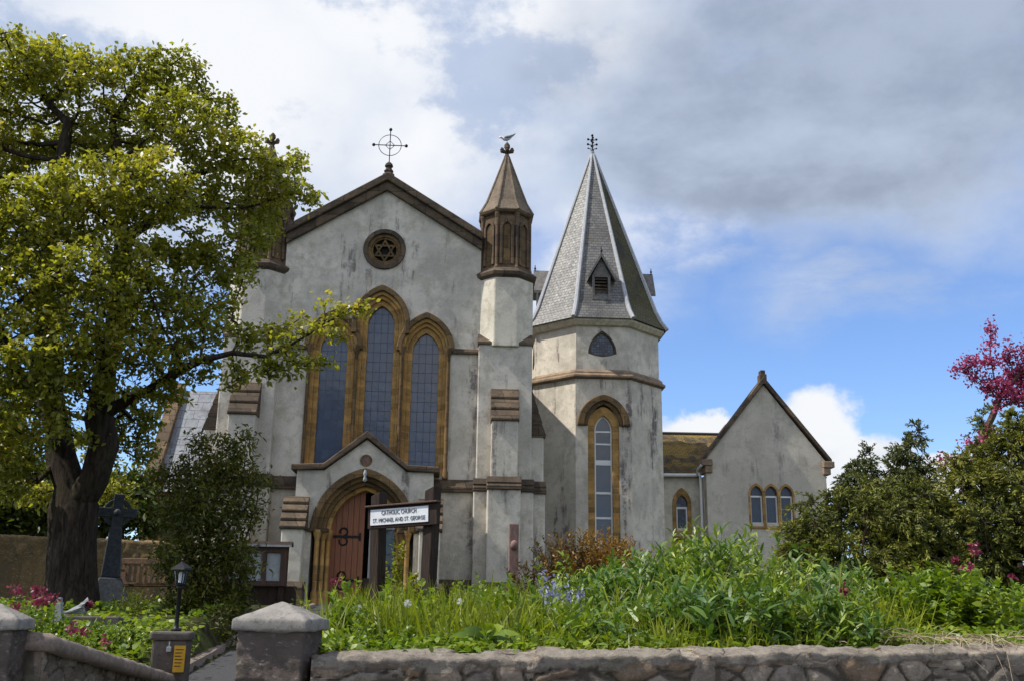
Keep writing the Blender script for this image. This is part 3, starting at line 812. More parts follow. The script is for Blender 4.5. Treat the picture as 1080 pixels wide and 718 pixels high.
SIDE = 1.385
def build_front():
    # window hole outline: union of the three arched surrounds
    sl = [(-SIDE + u, 7.5 + z) for u, z in arch(0.74, 1.02, 10)]
    cc = [(u, 8.32 + z) for u, z in arch(0.72, 1.06, 10)]
    sl = [p for p in sl if p[0] < -0.72]; 
    hole = [(-2.12, 3.75)] + sl + cc + [(-u, z) for u, z in sl[::-1]] + [(2.12, 3.75)]
    gable = [(-3.75, 0), (-3.75, 9.9), (-3.0, 9.9), (-3.0, 10.85), (0, 12.72), (3.0, 10.85), (3.0, 9.9), (3.75, 9.9), (3.75, 0)]
    door = arch_loop(-0.05, 1.06, 1.32, 0.02, 2.0)
    mb = MB(); mb.holes(gable, [hole, circle(0, 10.72, 0.56), door], 0, 0.55)
    P('west_wall', mb, 'facade')
    # sill below the windows, carried into a string course
    mb = MB(); mb.side([(-0.14, 3.28), (-0.14, 3.42), (-0.03, 3.66), (0.02, 3.66), (0.02, 3.28)], -2.97, 2.97)
    P('string_course', mb, 'trim', bevel=0.02)
    mb = MB(); mb.side([(-0.16, 0), (-0.16, 0.62), (-0.002, 0.80), (-0.002, 0)], -3.0, 3.0)
    P('plinth', mb, 'trim')
    # gable coping with mould under it
    for name, d0, d1, off0, off1, mat in (('gable_coping', -0.26, 0.62, 0.24, 0.50, 'trim'), ('gable_moulding', -0.15, -0.002, -0.06, 0.24, 'trim')):
        mb = MB()
        e = 3.02
        lo = lambda u: 12.72 - abs(u) * 0.6235
        poly = [(-e, lo(e) + off0), (0, 12.72 + off0), (e, lo(e) + off0), (e, lo(e) + off1), (0, 12.72 + off1), (-e, lo(e) + off1)]
        mb.prism(poly, d0, d1)
        P(name, mb, mat, bevel=0.03)
    # apex block and wheel cross
    mb = MB(); mb.lathe([(0.20, 13.05), (0.20, 13.30), (0.12, 13.36), (0.16, 13.42), (0.11, 13.48), (0.09, 13.55), (0.14, 13.59), (0.12, 13.66), (0.04, 13.74)], 0, 0.18, 8, math.pi / 8)
    apex = P('apex_stone', mb, 'trim')
    mb = MB()
    cz, r = 14.33, 0.36
    mb.tube([(0, 0.18, 13.7), (0, 0.18, 14.86)], 0.016, 6)
    mb.tube([(-0.52, 0.18, cz), (0.52, 0.18, cz)], 0.015, 6)
    ringp = [(r * math.cos(a), 0.18, cz + r * math.sin(a)) for a in np.linspace(0, 2 * math.pi, 33)]
    mb.tube(ringp, 0.012, 5, cap=False)
    for a in range(4):
        t = a * math.pi / 2
        mb.tube([(0.15 * math.cos(t), 0.18, cz + 0.15 * math.sin(t)), (0.15 * math.cos(t + math.pi / 2), 0.18, cz + 0.15 * math.sin(t + math.pi / 2))], 0.010, 5)
    for u, z in ((-0.52, cz), (0.52, cz), (0, 14.88)): mb.ball((u, 0.18, z), 0.055)
    P('wheel_cross', mb, 'iron', apex)
    # rose window
    mb = MB(); mb.ring(circle(0, 10.72, 0.66), circle(0, 10.72, 0.52), -0.07, 0.06, True)
    rose = P('rose_window', mb, 'trim', bevel=0.02)
    mb = MB(); mb.ring(circle(0, 10.72, 0.53), circle(0, 10.72, 0.42), 0.02, 0.3, True)
    P('inner_ring', mb, 'ham_dark', rose)
    mb = MB(); mb.ring(circle(0, 10.72, 0.43), circle(0, 10.72, 0.365), 0.07, 0.3, True)
    for s in (1, -1):
        o = [(0.385 * math.sin(2 * math.pi * k / 3) , 10.72 + s * 0.385 * math.cos(2 * math.pi * k / 3)) for k in range(3)]
        i = [(0.275 * math.sin(2 * math.pi * k / 3) , 10.72 + s * 0.275 * math.cos(2 * math.pi * k / 3)) for k in range(3)]
        mb.ring(o, i, 0.10 if s > 0 else 0.104, 0.16, True)
    P('star_tracery', mb, 'ham_dark', rose)
    mb = MB(); mb.prism(circle(0, 10.72, 0.45), 0.22, 0.26); P('pane', mb, 'dark', rose)
    # lancets
    for cu, zs, dz in ((-SIDE, 7.5, 0.0), (0.0, 8.32, 0.03), (SIDE, 7.5, 0.0)):
        root = bpy.data.objects.new('lancet_window', None); COL.objects.link(root); root.parent = church
        root.location = (cu, 0, 0)
        mid = cu == 0
        # hood moulding over the arch
        o = [(u, zs + z) for u, z in arch(0.88, 1.22, 14)]; i = [(u, zs + z) for u, z in arch(0.73, 1.03, 14)]
        if mid: o = [(-0.88, zs - 0.32)] + o + [(0.88, zs - 0.32)]; i = [(-0.73, zs - 0.32)] + i + [(0.73, zs - 0.32)]
        mb = MB(); mb.ring(o, i, -0.13 - dz, 0.05)
        P('hood_mould', mb, 'ham_dark', root, bevel=0.025)
        mb = MB(); mb.archring(0, 0.74, 1.04, 0.64, 0.92, 3.67, zs, -0.035 - dz, 0.3)
        P('outer_order', mb, 'ham', root, bevel=0.02)
        mb = MB(); mb.archring(0, 0.655, 0.935, 0.545, 0.80, 3.67, zs, 0.065 - dz, 0.3)
        P('middle_order', mb, 'ham', root, bevel=0.02)
        mb = MB(); mb.archring(0, 0.56, 0.815, 0.40, 0.62, 3.67, zs, 0.17 - dz, 0.34)
        P('inner_order', mb, 'ham', root, bevel=0.02)
        for sgn in (-1, 1):                       # engaged shafts with capitals
            if mid: continue
            mb = MB(); mb.lathe([(0.085, 3.67), (0.085, 3.85), (0.055, 3.92), (0.055, 7.34), (0.075, 7.40), (0.115, 7.52), (0.125, 7.60)], sgn * 0.70, -0.06, 10)
            P('shaft', mb, 'ham_dark', root, smooth=True)
        mb = MB(); mb.prism(arch_loop(0, 0.42, 0.64, 3.72, zs), 0.27, 0.29)
        P('pane', mb, 'glass', root)
    # hood string returning from the windows to the buttresses
    for s in (-1, 1):
        a, b = (2.2, 3.02) if s > 0 else (-3.02, -2.2)
        mb = MB(); mb.side([(-0.10, 7.46), (-0.10, 7.52), (-0.02, 7.62), (0.01, 7.62), (0.01, 7.46)], a, b)
        P('label_string', mb, 'trim')
    # near-black sheet painted as the unlit hollow behind the window openings
    mb = MB(); mb.box(-2.3, 2.3, 0.60, 0.66, 3.0, 11.4); P('unlit_hollow_sheet', mb, 'dark')

build_front()

def weather(mb, u0, u1, d_out, d_in, z0, z1, n):
    """stepped weathering stones rising from z0 (front at d_out) to z1 (d_in)"""
    for k in range(n):
        a, b = z0 + (z1 - z0) * k / n, z0 + (z1 - z0) * (k + 1) / n
        d = d_out + (d_in - d_out) * k / n; d2 = d_out + (d_in - d_out) * (k + 0.8) / n
        mb.side([(d - 0.05, a), (d - 0.06, a + 0.07), (d2 - 0.02, b - 0.012), (d_in + 0.12, b - 0.012), (d_in + 0.12, a)], u0, u1)

def buttress(s):
    """corner buttress with set-offs, s = -1 left, +1 right"""
    X = lambda a, b: (a, b) if s > 0 else (-b, -a)
    root = bpy.data.objects.new('corner_buttress', None); COL.objects.link(root); root.parent = church
    mb = MB()
    a, b = X(2.98, 4.60); mb.box(a, b, -0.32, 2.4, 3.55, 7.70)         # pilaster above the string
    a, b = X(2.92, 4.66); mb.box(a, b, -0.40, 2.4, 0.0, 3.30)
    a, b = X(3.40, 4.17); mb.box(a, b, -0.82, -0.3, 3.55, 5.32)
    a, b = X(3.30, 4.25); mb.box(a, b, -0.95, -0.3, 0.0, 3.30)
    a, b = X(4.55, 5.00); mb.box(a, b, 0.10, 0.95, 3.55, 5.0)          # side buttress
    a, b = X(4.55, 5.04); mb.box(a, b, 0.02, 1.02, 0.0, 3.30)
    P('rendered_stage', mb, 'facade', root, bevel=0.035)
    mb = MB()
    for (p, q, d) in ((2.90, 4.68, -0.42), (3.28, 4.27, -0.97), (4.50, 5.08, 0.0)):
        a, b = X(p, q)
        mb.side([(d - 0.06, 3.30), (d - 0.06, 3.40), (d + 0.01, 3.47), (d - 0.02, 3.50), (d + 0.10, 3.68), (1.1, 3.68), (1.1, 3.30)], a, b)
    P('string_course', mb, 'trim', root, bevel=0.015)
    mb = MB(); a, b = X(3.37, 4.20); weather(mb, a, b, -0.82, -0.32, 5.30, 6.36, 3)
    P('weathering', mb, 'trim', root, bevel=0.015)
    mb = MB()
    n = 4
    for k in range(n):
        z0, z1 = 5.0 + 1.45 * k / n, 5.0 + 1.45 * (k + 1) / n
        o0, o1 = 5.06 - 0.44 * k / n, 5.06 - 0.44 * (k + 0.85) / n
        mb.prism([(s * 4.5, z0), (s * o0, z0), (s * (o0 + 0.005), z0 + 0.07), (s * o1, z1 - 0.01), (s * 4.5, z1 - 0.01)], 0.06, 0.98)
    P('side_weathering', mb, 'trim', root, bevel=0.01)
    mb = MB(); a, b = X(2.95, 4.63)
    mb.side([(-0.36, 7.70), (-0.36, 7.78), (0.02, 8.12), (2.4, 8.12), (2.4, 7.70)], a, b)
    P('shoulder', mb, 'trim', root)
    # plinth
    mb = MB(); a, b = X(3.22, 4.33); mb.side([(-1.06, 0), (-1.06, 0.55), (-0.952, 0.72), (-0.35, 0.72), (-0.35, 0)], a, b)
    P('plinth', mb, 'trim', root)

def corner_turret(s):
    root = bpy.data.objects.new('corner_turret', None); COL.objects.link(root); root.parent = church
    root.location = (s * 3.78, 0.45, 0)
    mb = MB(); mb.plan(ngon(0.93), 7.65, 9.86)
    P('rendered_shaft', mb, 'cream' if s > 0 else 'facade', root, bevel=0.03)
    mb = MB(); mb.lathe([(0.90, 9.78), (1.02, 9.90), (1.05, 10.0), (0.98, 10.06), (0.86, 10.16)], 0, 0, 8, math.pi / 8)
    P('lower_cornice', mb, 'trim', root, bevel=0.015)
    mb = MB(); mb.plan(ngon(0.79), 10.08, 12.02)
    for k in range(8):
        a = math.pi / 8 + k * math.pi / 4
        mb.lathe([(0.075, 10.10), (0.075, 10.2), (0.055, 10.25), (0.055, 11.80), (0.085, 11.9), (0.085, 12.0)], 0.80 * math.cos(a), 0.80 * math.sin(a), 8)
    P('belfry_stage', mb, 'turret', root)
    for k in range(8):
        m = Matrix.Rotation(k * math.pi / 4, 4, 'Z') @ Matrix.Translation((0, -0.73, 0))
        mb = MB(m); mb.archring(0, 0.215, 0.30, 0.135, 0.20, 10.28, 11.46, -0.065, 0.05, n=8)
        nb = P('blind_lancet', mb, 'turret', root, bevel=0.01)
        mb = MB(m); mb.prism(arch_loop(0, 0.10, 0.16, 10.28, 11.46, 8), -0.022, 0.02)
        P('lancet_panel', mb, 'ham_dark', nb)
    mb = MB(); mb.lathe([(0.84, 11.96), (0.90, 12.0), (0.93, 12.07), (0.88, 12.12)], 0, 0, 8, math.pi / 8)
    P('eave_cornice', mb, 'turret', root)
    # stone spirelet
    mb = MB()
    pr = [(0.90, 12.08), (0.68, 12.48), (0.40, 13.25), (0.07, 14.20)]
    for k in range(8):
        a0, a1 = math.pi / 8 + k * math.pi / 4, math.pi / 8 + (k + 1) * math.pi / 4
        for (r0, z0), (r1, z1) in zip(pr, pr[1:]):
            w0, w1 = r0 * 0.383, r1 * 0.383
            mb.uvface([(r0 * math.cos(a0), r0 * math.sin(a0), z0), (r0 * math.cos(a1), r0 * math.sin(a1), z0), (r1 * math.cos(a1), r1 * math.sin(a1), z1), (r1 * math.cos(a0), r1 * math.sin(a0), z1)],
                      [(k * 1.37 - w0, z0), (k * 1.37 + w0, z0), (k * 1.37 + w1, z1), (k * 1.37 - w1, z1)])
    sp = P('spirelet', mb, 'spirelet', root)
    mb = MB()
    for k in range(8):
        a = math.pi / 8 + k * math.pi / 4
        mb.tube([(r * math.cos(a), r * math.sin(a), z) for r, z in pr], [0.05, 0.045, 0.04, 0.03], 6)
    P('hip_roll', mb, 'spirelet', sp)
    # foliate cross finial
    mb = MB()
    mb.lathe([(0.07, 14.12), (0.10, 14.22), (0.06, 14.28), (0.06, 14.46), (0.10, 14.54), (0.09, 14.64), (0.03, 14.72)], 0, 0, 8)
    for k in range(4):
        a = k * math.pi / 2
        c, q = math.cos(a), math.sin(a)
        mb.tube([(0, 0, 14.36), (c * 0.12, q * 0.12, 14.40), (c * 0.17, q * 0.17, 14.47), (c * 0.16, q * 0.16, 14.53)], [0.05, 0.065, 0.07, 0.04], 6)
        mb.ball((c * 0.17, q * 0.17, 14.40), 0.055)
    P('finial', mb, 'trim', root)

for s in (-1, 1):
    buttress(s); corner_turret(s)

def build_porch():
    root = bpy.data.objects.new('porch', None); COL.objects.link(root); root.parent = church
    D0, D1 = -1.02, -0.002                     # stands out from the wall
    c = -0.16
    body = [(c - 1.92, 0), (c - 1.92, 3.72), (c - 1.16, 3.72), (c, 4.62), (c + 1.16, 3.72), (c + 1.92, 3.72), (c + 1.92, 0)]
    mb = MB(); mb.holes(body, [arch_loop(c, 1.42, 1.74, 0.02, 2.02, 14)], D0, D1)
    P('porch_wall', mb, 'facade', root, bevel=0.02)
    # coping
    t = 0.17
    line = [(c - 2.08, 3.70), (c - 1.18, 3.74), (c, 4.65), (c + 1.18, 3.74), (c + 2.08, 3.70)]
    poly = line + [(u, z + t * (1.25 if abs(u - c) < 0.1 else 1.0)) for u, z in line[::-1]]
    mb = MB(); mb.prism(poly, D0 - 0.14, D1)
    P('porch_coping', mb, 'trim', root, bevel=0.03)
    # arch orders
    mb = MB(); o = [(c + u, 2.02 + z) for u, z in arch(1.46, 1.78, 16)]; i = [(c + u, 2.02 + z) for u, z in arch(1.27, 1.56, 16)]
    mb.ring(o, i, D0 - 0.09, D0 + 0.2); P('arch_hood', mb, 'ham_dark', root, bevel=0.03)
    for ho, ao, hi, ai, d, mat in ((1.30, 1.59, 1.16, 1.44, 0.05, 'ham_dark'), (1.18, 1.46, 1.05, 1.32, 0.20, 'ham_dark'), (1.07, 1.34, 0.93, 1.20, 0.36, 'ham')):
        mb = MB(); mb.archring(c, ho, ao, hi, ai, 0.0, 2.02, D0 + d, D0 + d + 0.3, n=14)
        P('arch_order', mb, mat, root, bevel=0.03)
    for sg in (-1, 1):
        for u, d in ((1.25, 0.02), (1.10, 0.16), (0.98, 0.32)):
            mb = MB(); mb.lathe([(0.10, 0.0), (0.10, 0.35), (0.065, 0.42), (0.065, 1.80), (0.085, 1.86), (0.12, 1.98), (0.135, 2.06)], c + sg * u, D0 + d, 10)
            P('jamb_shaft', mb, 'ham', root, smooth=True)
    for sg in (-1, 1):
        mb = MB(); mb.box(*sorted((c + sg * 0.95, c + sg * 1.52)), D0 - 0.07, D0 + 0.5, 2.0, 2.10)
        P('impost', mb, 'trim', root, bevel=0.02)
    mb = MB(); mb.ring(circle(c, 4.02, 0.17, 20), circle(c, 4.02, 0.115, 20), D0 - 0.03, D0 + 0.05, True); ro = P('roundel', mb, 'ham_dark', root)
    mb = MB(); mb.prism(circle(c, 4.02, 0.12, 20), D0 - 0.012, D0 + 0.02); P('roundel_face', mb, 'post_stone', ro)
    mb = MB(); mb.lathe([(0.02, 3.40), (0.055, 3.44), (0.05, 3.50), (0.03, 3.55), (0.05, 3.60), (0.055, 3.66), (0.02, 3.74)], c, D0 - 0.12, 8); P('corbel_figure', mb, 'paper', root, smooth=True)
    # little flanking buttresses with stepped stone caps
    for sg in (-1, 1):
        a, b = sorted((c + sg * 1.52, c + sg * 2.22))
        fb = bpy.data.objects.new('porch_buttress', None); COL.objects.link(fb); fb.parent = root
        mb = MB(); mb.box(a + 0.06, b - 0.06, D0 - 0.52, D0 + 0.5, 0.6, 2.05); P('rendered_shaft', mb, 'cream', fb, bevel=0.03)
        mb = MB(); weather(mb, a, b, D0 - 0.55, D0 - 0.02, 2.03, 2.98, 4); P('weathering', mb, 'trim', fb, bevel=0.012)
        mb = MB(); mb.side([(D0 - 0.66, 0), (D0 - 0.66, 0.48), (D0 - 0.525, 0.64), (D0 + 0.3, 0.64), (D0 + 0.3, 0)], a - 0.03, b + 0.03); P('plinth', mb, 'trim', fb)
    # door: left leaf shut, right leaf open on a dark lobby with a glazed inner door
    lp = [(u, z) for u, z in arch_loop(c, 0.96, 1.24, 0.06, 2.02, 12) if u <= c + 0.001] + [(c, 0.06)]
    mb = MB(); mb.prism(lp, -0.42, -0.34); door = P('door_leaf', mb, 'door', root, bevel=0.01)
    for zz in (1.93, 0.72):
        mb = MB(); mb.box(c - 0.86, c - 0.10, -0.455, -0.422, zz - 0.03, zz + 0.03)
        mb.box(c - 0.14, c - 0.09, -0.456, -0.423, zz - 0.11, zz + 0.11)
        for sg in (-1, 1):
            ctr = (c - 0.58, zz + sg * 0.13)
            pts = [(ctr[0] + 0.11 * math.cos(t), -0.44, ctr[1] + 0.11 * sg * math.sin(t)) for t in np.linspace(-math.pi / 2, math.pi * 1.15, 12)]
            mb.tube(pts, 0.024, 5)
        P('strap_hinge', mb, 'iron', door)
    rp = [(u, z) for u, z in arch_loop(c, 0.96, 1.24, 0.06, 2.02, 12) if u >= c - 0.001]
    rp = rp + [(c, 0.06)]
    mb = MB(Matrix.Translation((c + 0.95, -0.36, 0)) @ Matrix.Rotation(R(-82), 4, 'Z') @ Matrix.Translation((-(c + 0.95), 0, 0))); mb.prism(rp, -0.04, 0.04); P('door_leaf', mb, 'door', root)
    mb = MB(); mb.box(c - 1.3, c + 1.3, 0.9, 0.95, 0, 3.3); P('lobby_dark_sheet', mb, 'dark', root)  # darkness of the lobby painted on a flat sheet
    mb = MB(); mb.ring([(c + 0.1, 0.1), (c + 0.1, 2.3), (c + 0.95, 2.3), (c + 0.95, 0.1)], [(c + 0.2, 0.5), (c + 0.2, 2.2), (c + 0.85, 2.2), (c + 0.85, 0.5)], 0.20, 0.26, True); idr = P('inner_door', mb, 'white_paint', root)
    mb = MB(); mb.box(c + 0.18, c + 0.87, 0.225, 0.24, 0.48, 2.22); P('pane', mb, 'glass_clear', idr)
    mb = MB(); mb.box(c - 1.3, c + 1.3, D0 - 0.5, -0.05, -0.02, 0.06); P('doorstep', mb, 'cap', root)
build_porch()

def slope_uv(mb, a, b, c, d, u0=0.0):
    """roof plane a-b along the eaves, d-c along the ridge"""
    a, b, c, d = map(Vector, (a, b, c, d))
    ex = (b - a).normalized(); L = (b - a).length
    ey = (d - a) - ex * (d - a).dot(ex); H = ey.length; ey.normalize()
    uv = [(u0 + (p - a).dot(ex), (p - a).dot(ey)) for p in (a, b, c, d)]
    return mb.uvface([a, b, c, d], uv)

def build_nave():
    mb = MB(); mb.box(-3.55, -3.2, 0.56, 22, 0, 9.6); mb.box(3.2, 3.55, 0.56, 22, 0, 9.6); mb.prism([(-3.55, 0), (-3.55, 9.6), (0, 12.6), (3.55, 9.6), (3.55, 0)], 21.7, 22.0)
    P('nave_wall', mb, 'facade')
    mb = MB()
    for s in (-1, 1):
        slope_uv(mb, (s * 3.85, 0.56, 9.55), (s * 3.85, 22.2, 9.55), (0, 22.2, 12.85), (0, 0.56, 12.85))
    P('nave_roof', mb, 'nave_tile')
    # north chapel, its slates facing the road, seen past the left buttress
    x0, x1, y0, y1 = -8.15, -3.56, 5.6, 10.4
    mb = MB(); mb.box(x0, x1, y0, y1, 0, 3.75); mb.side([(y0, 3.75), ((y0 + y1) / 2, 7.7), (y1, 3.75)], x0, x0 + 0.35)
    P('chapel_wall', mb, 'ham_dark')
    mb = MB()
    slope_uv(mb, (x0 + 0.3, y0 - 0.15, 3.72), (x1, y0 - 0.15, 3.72), (x1, (y0 + y1) / 2, 7.75), (x0 + 0.3, (y0 + y1) / 2, 7.75))
    slope_uv(mb, (x0 + 0.3, y1 + 0.15, 3.72), (x1, y1 + 0.15, 3.72), (x1, (y0 + y1) / 2, 7.75), (x0 + 0.3, (y0 + y1) / 2, 7.75))
    P('chapel_roof', mb, 'aisle_slate')
    ym = (y0 + y1) / 2
    mb = MB(); mb.side([(y0 - 0.3, 3.6), (ym, 7.62), (y1 + 0.3, 3.6), (y1 + 0.3, 3.95), (ym, 8.05), (y0 - 0.3, 3.95)], x0 - 0.05, x0 + 0.42)
    P('chapel_coping', mb, 'turret', bevel=0.02)
    mb = MB(); mb.box(x0 - 0.2, x0 + 0.5, y0 - 0.32, y0 + 0.2, 3.1, 3.62); P('chapel_kneeler', mb, 'ham_dark')
build_nave()

# ------------------------------------------------------------------ octagonal tower
TT = R(3.0)
tower = thing('bell_tower', 'pale octagonal tower with tall grey slate spire and one slender pointed window', 'tower',
              (3.0405 + 0.25 * math.cos(TT) - 2.35 * math.sin(TT), 36 + 0.25 * math.sin(TT) + 2.35 * math.cos(TT), 1.70), TT)
def face_matrix(k, ap): return Matrix.Rotation(k * math.pi / 4, 4, 'Z') @ Matrix.Translation((0, -ap, 0))
C8 = math.cos(math.pi / 8)
def build_tower():
    p = tower
    RL, RU = 2.60, 2.52
    AL, AU = RL * C8, RU * C8
    # lower stage: the front wall has the window opening, other sides are plain
    hw = RL * math.sin(math.pi / 8)
    for k in range(8):
        mb = MB(face_matrix(k, AL))
        out = [(-hw, -0.3), (hw, -0.3), (hw, 8.12), (-hw, 8.12)]
        if k == 0: mb.holes(out, [arch_loop(0.0, 0.56, 0.86, 1.9, 6.3)], 0, 0.4)
        else: mb.prism(out, 0, 0.4)
        P('lower_wall', mb, 'tower', p)
    mb = MB(); mb.lathe([(RL - 0.01, 8.06), (RL + 0.16, 8.12), (RL + 0.16, 8.20), (RL + 0.05, 8.27), (RL + 0.05, 8.33), (RU - 0.03, 8.46)], 0, 0, 8, math.pi / 8)
    P('string_course', mb, 'band', p, bevel=0.015)
    hu = RU * math.sin(math.pi / 8)
    tre = [(u, 9.02 + z) for u, z in arch(0.52, 0.86, 10)] + [(0.26, 8.94), (0, 8.90), (-0.26, 8.94)]
    for k in range(8):
        mb = MB(face_matrix(k, AU)); out = [(-hu, 8.35), (hu, 8.35), (hu, 10.2), (-hu, 10.2)]
        if k % 2 == 0: mb.holes(out, [tre], 0, 0.35)
        else: mb.prism(out, 0, 0.35)
        P('upper_wall', mb, 'tower', p)
        if k % 2 == 0:
            m = face_matrix(k, AU)
            sc = lambda f: [(u * f, 9.30 + (z - 9.30) * f) for u, z in tre]
            mb = MB(m); mb.ring(sc(1.0), sc(0.86), 0.03, 0.12, True); w = P('spandrel_window', mb, 'trim', p)
            mb = MB(m); mb.prism(sc(0.97), 0.10, 0.14); P('pane', mb, 'glass_dark', w)
    mb = MB(); mb.lathe([(RU - 0.02, 10.02), (RU + 0.12, 10.06), (RU + 0.24, 10.20), (RU + 0.24, 10.30), (RU + 0.1, 10.34)], 0, 0, 8, math.pi / 8)
    P('eave_moulding', mb, 'eave', p, bevel=0.012)
    # spire
    pr = [(2.86, 10.28), (2.62, 10.62), (2.42, 11.05), (0.07, 17.9)]
    roofs = {}
    for k in range(8):
        # face k looks the way of face_matrix(k): angle -90 + 45k
        a0 = -math.pi / 2 + k * math.pi / 4 - math.pi / 8; a1 = a0 + math.pi / 4
        key = 'moss_slate' if k in (1, 2, 3) else 'slate'
        mb = roofs.setdefault(key, MB())
        s = 0.0
        for (r0, z0), (r1, z1) in zip(pr, pr[1:]):
            l = math.hypot((r1 - r0) * C8, z1 - z0)
            w0, w1 = r0 * 0.3827, r1 * 0.3827
            mb.uvface([(r0 * math.cos(a0), r0 * math.sin(a0), z0), (r0 * math.cos(a1), r0 * math.sin(a1), z0), (r1 * math.cos(a1), r1 * math.sin(a1), z1), (r1 * math.cos(a0), r1 * math.sin(a0), z1)],
                      [(k * 3.37 - w0, s), (k * 3.37 + w0, s), (k * 3.37 + w1, s + l), (k * 3.37 - w1, s + l)])
            s += l
    for key, mb in roofs.items(): P('spire_slates', mb, key, p)
    for k in range(8):
        a = math.pi / 8 + k * math.pi / 4
        mb = MB(); mb.tube([((r + 0.01) * math.cos(a), (r + 0.01) * math.sin(a), z + 0.02) for r, z in pr], [0.085, 0.085, 0.085, 0.05], 6)
        P('lead_hip', mb, 'lead', p, smooth=True)
    mb = MB(); mb.lathe([(0.13, 17.55), (0.10, 17.8), (0.07, 17.98), (0.09, 18.05), (0.03, 18.12)], 0, 0, 10); P('lead_cap', mb, 'lead', p, smooth=True)
    # wrought finial
    mb = MB(); mb.tube([(0, 0, 18.0), (0, 0, 18.82)], 0.025, 6)
    for z, w, rr in ((18.22, 0.17, 0.035), (18.40, 0.18, 0.05), (18.62, 0.17, 0.05)):
        for c, q in ((1, 0), (-1, 0), (0, 1), (0, -1)):
            mb.tube([(0, 0, z - 0.05), (c * w * 0.6, q * w * 0.6, z - 0.02), (c * w, q * w, z)], 0.018, 5); mb.ball((c * w, q * w, z), rr, 8, 5)
    mb.ball((0, 0, 18.62), 0.06); mb.ball((0, 0, 18.80), 0.055); mb.ball((0, 0, 18.12), 0.07)
    P('finial', mb, 'iron', p)
    # louvred dormers on alternate slopes
    for k in (0, 2, 4, 6):
        m = face_matrix(k, 0)
        root = bpy.data.objects.new('spire_dormer', None); COL.objects.link(root); root.parent = p
        root.matrix_local = m
        f = -2.22
        mb = MB(); mb.box(-0.34, -0.25, f, f + 0.9, 11.15, 12.05); mb.box(0.25, 0.34, f, f + 0.9, 11.15, 12.05); mb.box(-0.34, 0.34, f - 0.02, f + 0.3, 11.08, 11.20)
        mb.prism([(-0.36, 11.98), (0.36, 11.98), (0, 12.72)], f + 0.03, f + 0.5); P('dormer_frame', mb, 'dormer', root)
        mb = MB()
        for q in range(6):
            z = 11.25 + q * 0.125; mb.add([(-0.26, f + 0.05, z), (0.26, f + 0.05, z), (0.26, f + 0.13, z + 0.10), (-0.26, f + 0.13, z + 0.10)], [(0, 1, 2, 3)])
        P('louvre', mb, 'trim', root)
        mb = MB(); mb.box(-0.26, 0.26, f + 0.16, f + 0.2, 11.2, 12.1); P('louvre_dark_sheet', mb, 'dark', root)  # black sheet painted as the shade behind the louvres
        mb = MB()
        for s in (-1, 1):
            mb.prism([(s * 0.52, 11.82), (s * 0.52, 11.93), (0, 12.90), (0, 12.74)], f - 0.14, f + 1.15)
        P('dormer_roof', mb, 'dormer', root)
        mb = MB(); mb.tube([(0, f - 0.08, 12.8), (0, f - 0.08, 13.12)], [0.035, 0.015], 6); mb.ball((0, f - 0.08, 12.98), 0.045); P('dormer_finial', mb, 'iron', root)
    # tall window
    m = face_matrix(0, AL)
    root = bpy.data.objects.new('tower_window', None); COL.objects.link(root); root.parent = p; root.matrix_local = m
    mb = MB(); o = [(u, 6.36 + z) for u, z in arch(0.94, 1.13, 14)]; i = [(u, 6.36 + z) for u, z in arch(0.70, 0.90, 14)]
    mb.ring(o, i, -0.16, 0.05); P('hood_mould', mb, 'ham_dark', root, bevel=0.03)
    mb = MB(); o = [(u, 6.36 + z) for u, z in arch(0.72, 0.92, 14)]; i = [(u, 6.36 + z) for u, z in arch(0.56, 0.77, 14)]
    mb.ring(o, i, -0.07, 0.2); P('inner_hood', mb, 'ham_dark', root, bevel=0.03)
    mb = MB(); mb.archring(0, 0.575, 0.78, 0.315, 0.55, 1.9, 6.3, 0.035, 0.3, zi=6.2); P('surround', mb, 'ham', root, bevel=0.02)
    mb = MB()
    mb.archring(0, 0.32, 0.555, 0.262, 0.49, 1.95, 6.2, 0.14, 0.24)
    for z0, z1 in ((6.14, 6.20), (5.70, 5.76), (4.98, 5.16), (3.96, 4.04), (3.1, 3.17), (2.25, 2.3)): mb.box(-0.275, 0.275, 0.143, 0.237, z0, z1)
    P('window_frame', mb, 'white_paint', root)
    mb = MB(); mb.prism(arch_loop(0, 0.29, 0.52, 1.95, 6.2), 0.18, 0.20); P('pane', mb, 'glass_clear', root)
build_tower()

